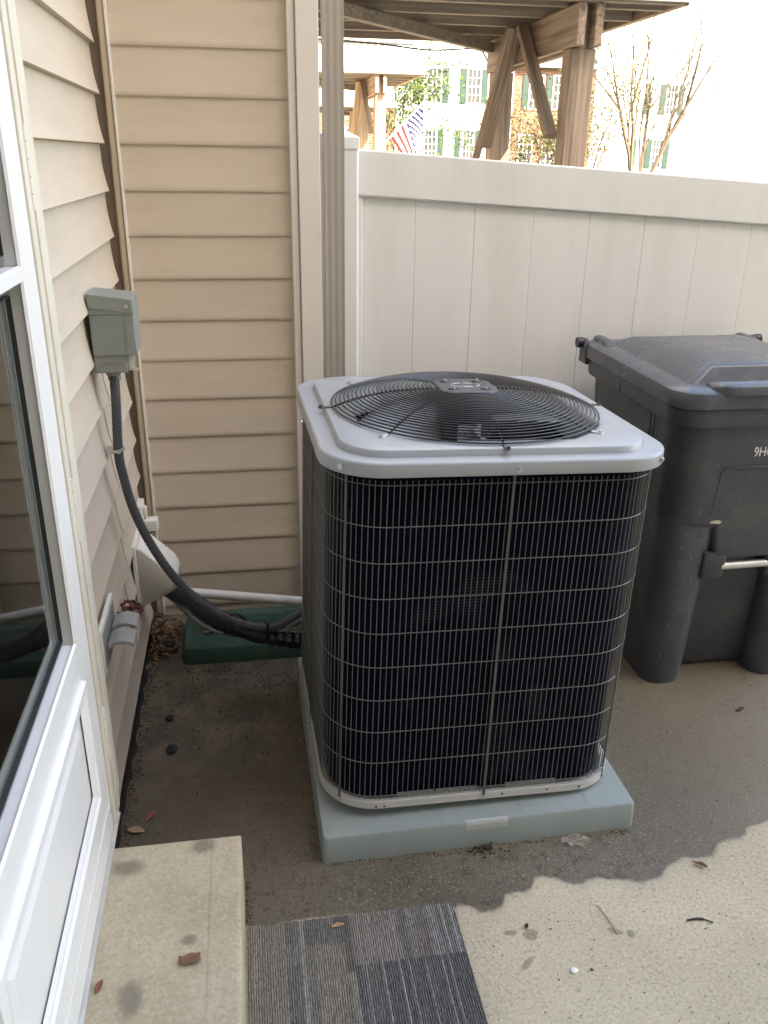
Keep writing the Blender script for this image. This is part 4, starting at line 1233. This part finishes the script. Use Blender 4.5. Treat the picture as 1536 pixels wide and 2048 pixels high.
# conduit: flexible ribbed pipe with connector and clamp
cd = empty('conduit', 'ribbed grey flexible conduit curving from the electrical box down to the air conditioner', 'conduit', (-0.34, 2.22, 0.2))
C0 = Vector((0, 0, 1.55))
raw = [((-0.3490, 2.33, 1.018), 2.215), ((-0.359, 2.34, 0.926), 2.20), ((-0.373, 2.35, 0.779), 2.20), ((-0.364, 2.35, 0.704), 2.205), ((-0.341, 2.35, 0.595), 2.21), ((-0.304, 2.34, 0.494), 2.215), ((-0.247, 2.33, 0.388), 2.22), ((-0.173, 2.32, 0.295), 2.225),
       ((-0.086, 2.31, 0.233), 2.23), ((0.003, 2.30, 0.205), 2.235), ((0.065, 2.30, 0.209), 2.24), ((0.104, 2.30, 0.233), 2.245), ((0.150, 2.30, 0.262), 2.25)]
cpts = []
for p, y in raw:
    q = C0 + (Vector(p) - C0) * (y / p[1]); q.y = y; cpts.append(q)
cpts[0].x = cpts[1].x = -0.334; cpts[2].x = -0.342; cpts[3].x = -0.338
sp = smoothpath(cpts, 36)
rad = [.0123 + (.0004 if (i % 4) in (0, 1) else -.0002) for i in range(len(sp))]
build('flexible_pipe', MB().tube(sp, rad, 14), 'conduit', cd, smooth=70)
cpos = cpts[0]
build('connector', MB().cyl((cpos.x, cpos.y, 1.013), (0, 0, 1), .0165, .014, 8).cyl((cpos.x, cpos.y, 1.0265), (0, 0, 1), .0205, .013, 6), 'box_grey', cd, smooth=30)
k = cpts[2]
build('clamp', MB().tube([(k.x + .0150 * math.cos(q * math.pi / 8), k.y + .0150 * math.sin(q * math.pi / 8), k.z + .003 * math.cos(q * math.pi / 8)) for q in range(16)], .0045, 6, closed=True).box((k.x - .030, k.y - .006, k.z - .008), (k.x - .012, k.y + .012, k.z + .008)).cyl((k.x + .004, k.y - .016, k.z), (0, -1, 0), .005, .004, 8), 'steel', cd, smooth=50)
# insulated line set with taped joints
ln = empty('insulated_line', 'thick black insulated refrigerant line running from the wall to the air conditioner', 'pipe', (-0.30, 2.40, 0.1))
raw = [((-0.375, 2.46, 0.335), 2.55), ((-0.300, 2.42, 0.312), 2.51), ((-0.222, 2.40, 0.277), 2.44), ((-0.135, 2.38, 0.206), 2.34), ((-0.028, 2.36, 0.160), 2.285), ((0.064, 2.34, 0.144), 2.27), ((0.150, 2.32, 0.137), 2.26)]
lp = []
for p, y in raw:
    q = C0 + (Vector(p) - C0) * (y / p[1]); q.y = y; lp.append(q)
sl = smoothpath(lp, 14)
build('foam_sleeve', MB().tube(sl, [.030 + .0018 * math.sin(i * .55) for i in range(len(sl))], 14), 'foam', ln, smooth=70)
m_i = int(len(sl) * .60)
tp = sl[m_i - 8:m_i]
build('tape_wrap', MB().tube(tp, [.0312 + .0012 * (i % 3) for i in range(len(tp))], 14), 'tape', ln, smooth=50)
tp = sl[-20:]
build('tape_wrap', MB().tube(tp, [.0296 + .0034 * abs(math.sin(i * .75)) for i in range(len(tp))], 14), 'tape', ln, smooth=50)
def zip_tie(P, Q, r):
    c = (P + Q) / 2; d = (Q - P)
    pts = []
    L_ = d.length / 2 + r; ax = d.normalized(); nrm = Vector((1, 0, -.1)).normalized(); sd = nrm.cross(ax).normalized()
    for q in range(20):
        a = q * math.pi / 10
        pts.append(c + ax * (L_ * math.cos(a)) + sd * ((r + .001) * math.sin(a)))
    return pts
for f_ in (.66, .76):
    i, j = int(len(sl) * (f_ - .01)), int(len(sp) * (f_ + .015))
    P, Q = sl[min(i, len(sl) - 1)], sp[min(j, len(sp) - 1)]
    build('zip_tie', MB().tube(zip_tie(P, Q, .029), .003, 5, closed=True), 'tape', ln, smooth=60)
# thin cables running behind
tag(build('control_cable', MB().tube(smoothpath([(-0.372, 2.50, 0.285), (-0.28, 2.48, 0.235), (-0.19, 2.42, 0.165), (-0.10, 2.40, 0.130), (0.0, 2.40, 0.118), (0.07, 2.40, 0.130), (0.155, 2.36, 0.195)]), .006, 8)
    .tube(smoothpath([(-0.372, 2.52, 0.275), (-0.27, 2.50, 0.215), (-0.17, 2.46, 0.150), (-0.05, 2.45, 0.105), (0.07, 2.45, 0.098), (0.155, 2.42, 0.09)]), .0042, 8), 'cable', smooth=60),
    'thin grey cables trailing behind the thick black line to the air conditioner', 'cable')
# white PVC drain
pv = empty('drain_pipe', 'dirty white plastic drain pipe running low along the back wall', 'pipe', (-0.1, 2.6, 0.1))
build('pipe', MB().tube([(-0.385, 2.60, 0.205), (-0.208, 2.60, 0.181), (0.16, 2.60, 0.121)], .0165, 16), 'pvc', pv, smooth=50)
build('elbow', MB().tube([(0.1615, 2.60, 0.135), (0.178, 2.60, 0.118), (0.184, 2.60, 0.10), (0.184, 2.60, 0.02)], .020, 16), 'pvc', pv, smooth=50)
# dryer vent hood
vh = empty('dryer_vent', 'white plastic dryer vent hood on the siding under the conduit', 'vent', (-0.33, 2.52, 0.26))
hy0, hy1 = 2.440, 2.595
build('flange', MB().box((-0.3735, hy0 - .012, 0.235), (-0.3615, hy1 + .012, 0.440)), 'hood', vh, bevel=.003)
mb = MB()
poly = [(-0.362, 0.430), (-0.348, 0.428), (-0.262, 0.338), (-0.249, 0.312), (-0.246, 0.284), (-0.362, 0.225)]
ra = [(x, hy0, z) for x, z in poly]; rb = [(x, hy1, z) for x, z in poly]
n = len(poly)
mb.add(ra + rb, [(0, 1, 1 + n, n), (1, 2, 2 + n, 1 + n), (2, 3, 3 + n, 2 + n), (3, 4, 4 + n, 3 + n), tuple(range(n)), tuple(range(n, 2 * n))[::-1]])
hd = build('hood', mb, 'hood', vh, bevel=.005, seg=3)
hd.modifiers.new('thickness', 'SOLIDIFY').thickness = .0025
# outlet with two flip covers
ou = empty('wall_outlet', 'white wall plate with two grey flip covers, low on the siding by the door', 'outlet', (-0.36, 1.88, 0.40))
build('plate', MB().box((-0.3735, 1.785, 0.398), (-0.3625, 1.985, 0.522)), 'hood', ou, bevel=.003)
build('recess', MB().box((-0.3624, 1.80, 0.412), (-0.3605, 1.97, 0.508)), 'cover_grey', ou, bevel=.001)
for yc, tl in ((1.845, -.004), (1.915, .004)):
    pts = []
    v = []; f = []
    nseg = 8
    for i in range(nseg + 1):
        t = i / nseg; x = -0.357 + .062 * t; b = .010 * math.sin(t * math.pi)
        z = 0.474 + tl + b
        for y, dz in ((yc - .030, 0), (yc + .030, 0), (yc + .030, -.012), (yc - .030, -.012)): v.append((x, y, z + dz))
    for i in range(nseg):
        for k in range(4): l = (k + 1) % 4; f.append((i * 4 + k, i * 4 + l, (i + 1) * 4 + l, (i + 1) * 4 + k))
    f += [(0, 1, 2, 3), tuple(range(nseg * 4 + 3, nseg * 4 - 1, -1))]
    cvr = build('flip_cover', MB().add(v, f), 'cover_grey', ou, bevel=.003, seg=2)
    build('hinge_pin', MB().tube([(-0.351, yc - .032, 0.470 + tl), (-0.351, yc + .032, 0.470 + tl)], .006, 10), 'cover_grey', cvr, smooth=50)
# hose tap with rusty wheel
sg = empty('hose_tap', 'hose tap with a rusty red wheel handle next to the vent hood', 'tap', (-0.34, 2.07, 0.38))
build('body', MB().tube(smoothpath([(-0.376, 2.065, 0.405), (-0.352, 2.065, 0.405), (-0.338, 2.065, 0.398), (-0.330, 2.065, 0.375)], 4), [.013] * 4 + [.012] * 4 + [.0115] * 5, 12).tube([(-0.346, 2.065, 0.400), (-0.333, 2.062, 0.428)], .010, 10), 'brass', sg, smooth=50)
wc = Vector((-0.331, 2.060, 0.434)); wn_ = Vector((.35, -.15, .92)).normalized()
wa = wn_.cross(Vector((0, 1, 0))).normalized(); wb = wn_.cross(wa)
mb = MB().tube([wc + (wa * math.cos(q * math.pi / 16) + wb * math.sin(q * math.pi / 16)) * (.0245 + .0022 * math.cos(q * math.pi / 2)) for q in range(32)], .0048, 7, closed=True)
for q in range(4):
    a = q * math.pi / 2 + .4
    mb.tube([wc, wc + (wa * math.cos(a) + wb * math.sin(a)) * .024], .0042, 6)
mb.cyl(wc - wn_ * .004, wn_, .008, .010, 10)
build('wheel_handle', mb, 'rust', sg, smooth=50)
# small cable junction near the corner
jc = empty('cable_junction', 'small white cable junction plate with a square cover near the wall corner', 'junction box', (-0.35, 2.66, 0.40))
build('plate', MB().box((-0.3735, 2.615, 0.385), (-0.354, 2.69, 0.498)), 'hood', jc, bevel=.002)
build('cover', MB().box((-0.3535, 2.630, 0.400), (-0.312, 2.672, 0.440)), 'hood', jc, bevel=.003)
build('clip', MB().box((-0.3535, 2.64, 0.448), (-0.343, 2.66, 0.485)), 'hood', jc, bevel=.002)
build('plug', MB().tube([(-0.340, 2.652, 0.399), (-0.339, 2.650, 0.365), (-0.332, 2.648, 0.330)], .008, 8), 'cover_grey', jc, smooth=50)

# green splash tray
gt = empty('splash_tray', 'dark green plastic splash tray lying in the wall corner behind the air conditioner', 'tray', (-0.02, 2.56, 0))
mb = MB()
cx_, cy_ = -.02, 2.575
T = lambda d, z, r=.03: rrect(.235 - d, .135 - d, r, z, 5, cx_, cy_)
mb.loft([T(0, 0), T(.006, .047), T(.010, .053), T(.026, .053), T(.032, .048), T(.040, .036)], True, True)
build('basin', mb, 'green', gt, smooth=40)
mb = MB()
for k in range(7):
    x = cx_ - .17 + k * .05
    mb.bar((x, cy_ - .08, .0372), (x + .05, cy_ + .08, .0372), .004, .002)
build('rib', mb, 'green', gt)

# ================================================================== MAT
mt = MB()
NX, NY = 92, 70
x0m, x1m, y0m, y1m = -0.056, 0.401, 0.90, 1.371
rn3 = random.Random(12)
def tilecol(ix, y):
    x = x0m + (x1m - x0m) * ix / NX
    u = (x - x0m) / (x1m - x0m); w = (y1m - y)
    rs = random.Random(ix * 7 + 1)
    if u < .475:
        b = [.205, .182, .148]
        if .17 < u < .25: b = [.145, .136, .120] if w < .06 or w > .11 else [.17, .160, .140]
        elif .25 < u < .44 and w < .07: b = [.142, .134, .118]
        elif .25 < u < .30: b = [.175, .164, .142]
        if .435 < u < .475 and w < .14: b = [.100, .098, .090]
        if abs(u - .245) < .006: b = [.26, .245, .21]
    else:
        if w < .125:
            b = [.20, .18, .158]
            if .70 < u < .74: b = [.135, .130, .124]
            elif .80 < u < .84: b = [.15, .13, .115]
            elif u > .84: b = [.215, .208, .195]
            if u > .90 and ix % 4 == 1: b = [.31, .31, .30]
            elif u > .90: b = [.16, .155, .145]
        else:
            b = [.094, .091, .089]
            if u < .60: b = [.108, .105, .098]
            if ix in (48, 55, 62, 66, 73, 80, 83) : b = [.205, .20, .19]
    k = rs.uniform(.88, 1.12)
    return [c * k for c in b]
me = bpy.data.meshes.new('carpet_mat')
verts = []; faces = []; cols = []
sub = [(-.5, 0.0034), (-.22, .0060), (.22, .0060)]
for j in range(NY + 1):
    y = y0m + (y1m - y0m) * j / NY
    for i in range(NX):
        xc = x0m + (x1m - x0m) * (i + .5) / NX
        for dx, z in sub:
            verts.append((xc + dx * (x1m - x0m) / NX + (.0012 * rn3.random() if j == NY else 0), y + (rn3.uniform(-.0012, .0012) if j == NY else 0), z + rn3.uniform(-.0008, .0008)))
    verts.append((x1m, y, .0022))
W = NX * 3 + 1
for j in range(NY):
    for k in range(W - 1):
        faces.append((j * W + k, j * W + k + 1, (j + 1) * W + k + 1, (j + 1) * W + k))
        cols.append((min(k // 3, NX - 1), y0m + (y1m - y0m) * (j + .5) / NY))
# skirt
nb = len(verts)
edge = [j * W for j in range(NY + 1)] + [NY * W + k for k in range(1, W)] + [j * W + W - 1 for j in range(NY - 1, -1, -1)] + [k for k in range(W - 2, 0, -1)]
for e in edge: verts.append((verts[e][0], verts[e][1], .0005))
for i in range(len(edge)):
    j = (i + 1) % len(edge); faces.append((edge[i], edge[j], nb + j, nb + i)); cols.append((3, 1.0))
cx_, cy_ = (x0m + x1m) / 2, (y0m + y1m) / 2
me.from_pydata([(x - cx_, y - cy_, z) for x, y, z in verts], [], faces)
at = me.attributes.new('tint', 'FLOAT_COLOR', 'FACE')
dat = []
for (i, y) in cols:
    c = [.035 + 1.08 * q for q in tilecol(i, y)]; kk = rn3.uniform(.72, 1.22)
    dat += [c[0] * kk, c[1] * kk, c[2] * kk, 1.0]
at.data.foreach_set('color', dat)
me.materials.append(M['carpet'])
cm = bpy.data.objects.new('carpet_mat', me); COL.objects.link(cm); cm.location = (cx_, cy_, .0006)
tag(cm, 'ribbed carpet tile with grey and charcoal blocks lying beside the doorstep', 'mat')

# ================================================================== LEAVES, LITTER, GRIT
def leaf(name, label, cat, loc, size, m, ang, curl=.35, asp=.45, pitch=0.0, rect=False, group=None):
    n, k = 6, 4; v = []; f = []
    for i in range(n + 1):
        t = i / n
        w = asp * (math.sin(math.pi * min(max(t, .04), .96)) ** .8 if not rect else 1 - .15 * math.sin(9 * t))
        for j in range(k + 1):
            s = j / k * 2 - 1
            v.append(((t - .5) * size, s * w * size * .5, size * curl * (.35 * s * s * w * 2 + .35 * (t - .5) ** 2 + .05 * math.sin(7 * t + 3 * s))))
    for i in range(n):
        for j in range(k): a = i * (k + 1) + j; f.append((a, a + 1, a + k + 2, a + k + 1))
    zmin = min(p[2] for p in v)
    v = [(x, y, z - zmin + .0008) for x, y, z in v]
    o = build(name, MB().add(v, f), m, base=False, smooth=60)
    o.modifiers.new('thickness', 'SOLIDIFY').thickness = .0005
    o.location = loc; o.rotation_euler = (0, pitch, ang)
    return tag(o, label, cat, group)
G = 'fallen leaves around the patio'
leaf('dry_leaf', 'curled brown rectangular leaf lying on the concrete step', 'leaf', (-.158, 1.180, .1515), .040, 'leaf_brown', .1, .5, .50, rect=True, group=G)
leaf('dry_leaf', 'small orange leaf at the foot of the storm door on the step', 'leaf', (-.318, 1.150, .1515), .028, 'leaf_red', 1.3, .5, .4, group=G)
leaf('dry_leaf', 'broad tan leaf on the ground beside the end of the door jamb', 'leaf', (-.325, 1.700, .003), .044, 'leaf_tan', -.25, .3, .5, group=G)
leaf('dry_leaf', 'narrow reddish leaf leaning just behind the broad tan one', 'leaf', (-.292, 1.745, .003), .040, 'leaf_red', .9, .6, .28, pitch=-.2, group=G)
leaf('dry_leaf', 'small pale orange leaf on the top edge of the carpet tile', 'leaf', (.137, 1.343, .009), .030, mat('pale_orange_leaf', (.42, .24, .13), .8), .1, .4, .35, group=G)
leaf('dry_leaf', 'brown curled leaf at the edge of the wet patch, right of the pad', 'leaf', (1.010, 1.393, .003), .034, 'leaf_brown', -.7, .7, .3, group=G)
leaf('dry_leaf', 'small dark leaf on the dry concrete near the bottom of the pad', 'leaf', (.545, 1.286, .003), .016, 'leaf_dark', 1.2, .5, .5, group=G)
leaf('dry_leaf', 'reddish leaf lying inside the green splash tray', 'leaf', (-.165, 2.575, .039), .045, 'leaf_red', .3, .5, .5, group=G)
leaf('dry_leaf', 'tan leaf sliver in front of the green splash tray', 'leaf', (-.205, 2.395, .003), .030, 'leaf_tan', .5, .4, .3, group=G)
leaf('dry_leaf', 'dark leaf on the wet ground right of the trash cart foot', 'leaf', (1.445, 1.955, .003), .030, 'leaf_dark', .4, .5, .4, group=G)
def pebble(name, label, cat, loc, r, m, seed, sq=.6):
    rn = random.Random(seed); bm = bmesh.new(); bmesh.ops.create_icosphere(bm, subdivisions=2, radius=r)
    ph = [rn.uniform(0, 6) for _ in range(3)]
    for v_ in bm.verts:
        k = 1 + .22 * math.sin(v_.co.x / r * 2.3 + ph[0]) + .18 * math.sin(v_.co.y / r * 2.9 + ph[1])
        v_.co = Vector((v_.co.x * k, v_.co.y * k, v_.co.z * sq))
    zm = min(v_.co.z for v_ in bm.verts)
    for v_ in bm.verts: v_.co.z -= zm
    me = bpy.data.meshes.new(name); bm.to_mesh(me); bm.free(); me.materials.append(M[m])
    o = bpy.data.objects.new(name, me); COL.objects.link(o); o.location = loc
    return tag(o, label, cat)
pebble('stone', 'black stone on the dark ground, the farther of the two by the wall', 'stone', (-.275, 2.150, 0), .012, 'stone_dark', 2)
pebble('stone', 'dark grey triangular stone, the nearer of the two by the wall', 'stone', (-.255, 2.005, 0), .017, 'stone_dark', 5, .45)
pebble('paper_scrap', 'tiny white scrap on the dry concrete right of the carpet tile', 'scrap', (.611, 1.168, 0), .008, 'stone_white', 9, .35)
tag(build('straw', MB().tube([(.722, 1.318, .003), (.731, 1.282, .0028), (.737, 1.238, .0025)], .0014, 5), 'straw'), 'thin pale straw lying on the dry concrete', 'straw')
tag(build('twig', MB().tube(smoothpath([(.902, 1.250, .003), (.925, 1.250, .004), (.942, 1.246, .003), (.957, 1.236, .003)], 4), [.0022] * 4 + [.0026] * 4 + [.0016] * 5, 6), 'leaf_dark', smooth=60), 'short dark curved twig on the dry concrete at right', 'twig')
v = []
for k in range(14):
    a = 2 * math.pi * k / 14; rr_ = (.034, .024, .03, .021, .036, .026, .032)[k % 7]
    v.append((.745 + rr_ * 1.1 * math.cos(a), 1.512 + rr_ * .8 * math.sin(a), .003 + .006 * math.sin(3 * a) ** 2))
v.append((.745, 1.512, .004))
tag(build('plastic_scrap', MB().add(v, [(k, (k + 1) % 14, 14) for k in range(14)]), 'film'), 'crumpled clear plastic scrap on wet concrete in front of the pad', 'scrap')
mb = MB()
for _ in range(46):
    x, y = .512 + rnd.gauss(0, .022), 1.518 + rnd.gauss(0, .008)
    a = rnd.uniform(0, 6.28); l = rnd.uniform(.003, .011)
    mb.bar((x, y, .002 + rnd.random() * .004), (x + l * math.cos(a), y + l * math.sin(a), .002 + rnd.random() * .008), .003, .003)
tag(build('mulch_clump', mb, 'leaf_dark'), 'small clump of dark mulch at the front foot of the pad', 'debris')

# leaf litter in the corner and grit on the concrete: too many to count
mb = MB()
def litter(mb, x, y, z, s, rn):
    a = rn.uniform(0, 6.28); b = rn.uniform(-.5, .5); c_, d_ = Vector((math.cos(a), math.sin(a), b * .6)), Vector((-math.sin(a), math.cos(a), rn.uniform(-.6, .6)))
    p = Vector((x, y, z)); q = rn.uniform(.25, .5)
    mb.add([p - c_ * s, p + d_ * s * q + Vector((0, 0, s * .25)), p + c_ * s, p - d_ * s * q + Vector((0, 0, s * .2))], [(0, 1, 2), (0, 2, 3)])
mats = ('leaf_brown', 'leaf_dark', 'leaf_tan')
for mi, mname in enumerate(mats):
    mb = MB()
    for _ in range((110, 130, 40)[mi]):
        t = rnd.random()
        x = -.362 + abs(rnd.gauss(0, .05)); y = 2.60 + rnd.gauss(0, .07)
        if y > 2.735: y = 2.73
        if x > -.262: x = -.30
        litter(mb, x, y, .006 + rnd.random() * .028 * max(0, 1 - abs(y - 2.62) / .15), rnd.uniform(.008, .022), rnd)
    tag(build('leaf_litter', mb, mname, base=False), kind='stuff')
def grit(n, m, sampler, smin, smax, name='grit'):
    mb = MB()
    for _ in range(n):
        x, y = sampler(); s = rnd.uniform(smin, smax) * (1 if rnd.random() < .85 else 1.7)
        a = rnd.uniform(0, 6.28); c_, d_ = math.cos(a) * s, math.sin(a) * s
        mb.add([(x - c_, y - d_, .0004), (x + d_ * .7, y - c_ * .7, .0004), (x + c_, y + d_, .0004), (x - d_ * .6, y + c_ * .6, .0004), (x + rnd.uniform(-.3, .3) * s, y, s * .9)], [(0, 1, 4), (1, 2, 4), (2, 3, 4), (3, 0, 4)])
    tag(build(name, mb, m, base=False), kind='stuff')
def in_pad(x, y): return .10 < x < .92 and 1.53 < y < 2.34
def s_corner():
    while True:
        x, y = rnd.uniform(-.36, .10), 2.42 - abs(rnd.gauss(0, .30))
        if y > 1.55: return x, y
def s_front():
    while True:
        x, y = rnd.uniform(.15, 1.7), 1.45 + abs(rnd.gauss(0, .12)) - .05
        if not in_pad(x, y): return x, y
def s_dry():
    return rnd.uniform(.41, 1.35), rnd.uniform(1.0, 1.42)
def s_any():
    while True:
        x, y = rnd.uniform(-.05, 1.9), rnd.uniform(1.0, 2.3)
        if not in_pad(x, y) and not (x < .41 and y < 1.38): return x, y
grit(1500, 'grit_dark', s_corner, .0010, .0030)
grit(220, 'leaf_tan', s_corner, .0012, .0035)
grit(2200, 'grit_pale', s_front, .0005, .0013)
grit(420, 'grit_dark', s_dry, .0006, .0016)
grit(600, 'grit_dark', s_any, .0008, .0020)
grit(140, 'leaf_brown', s_any, .0012, .0028)
# pale sandy crumbs along the right edge of the mat
def s_mat():
    return .405 + abs(rnd.gauss(0, .03)), rnd.uniform(.98, 1.36)
grit(380, 'grit_pale', s_mat, .0010, .0026)

def s_padedge():
    if rnd.random() < .65: return rnd.uniform(.13, .90), 1.530 - abs(rnd.gauss(0, .008))
    return .112 - abs(rnd.gauss(0, .008)), rnd.uniform(1.55, 2.3)
def s_stepedge():
    if rnd.random() < .5: return -.058 + abs(rnd.gauss(0, .006)), rnd.uniform(1.38, 1.50)
    return rnd.uniform(-.33, -.06), 1.502 + abs(rnd.gauss(0, .008))
def s_walledge():
    return -.358 + abs(rnd.gauss(0, .016)), rnd.uniform(1.6, 2.6)
grit(420, 'grit_dark', s_padedge, .0008, .0026)
grit(160, 'leaf_tan', s_padedge, .0008, .0024)
grit(200, 'grit_dark', s_stepedge, .0008, .0026)
grit(500, 'grit_dark', s_walledge, .0012, .0040)
grit(120, 'leaf_brown', s_walledge, .0015, .0050)
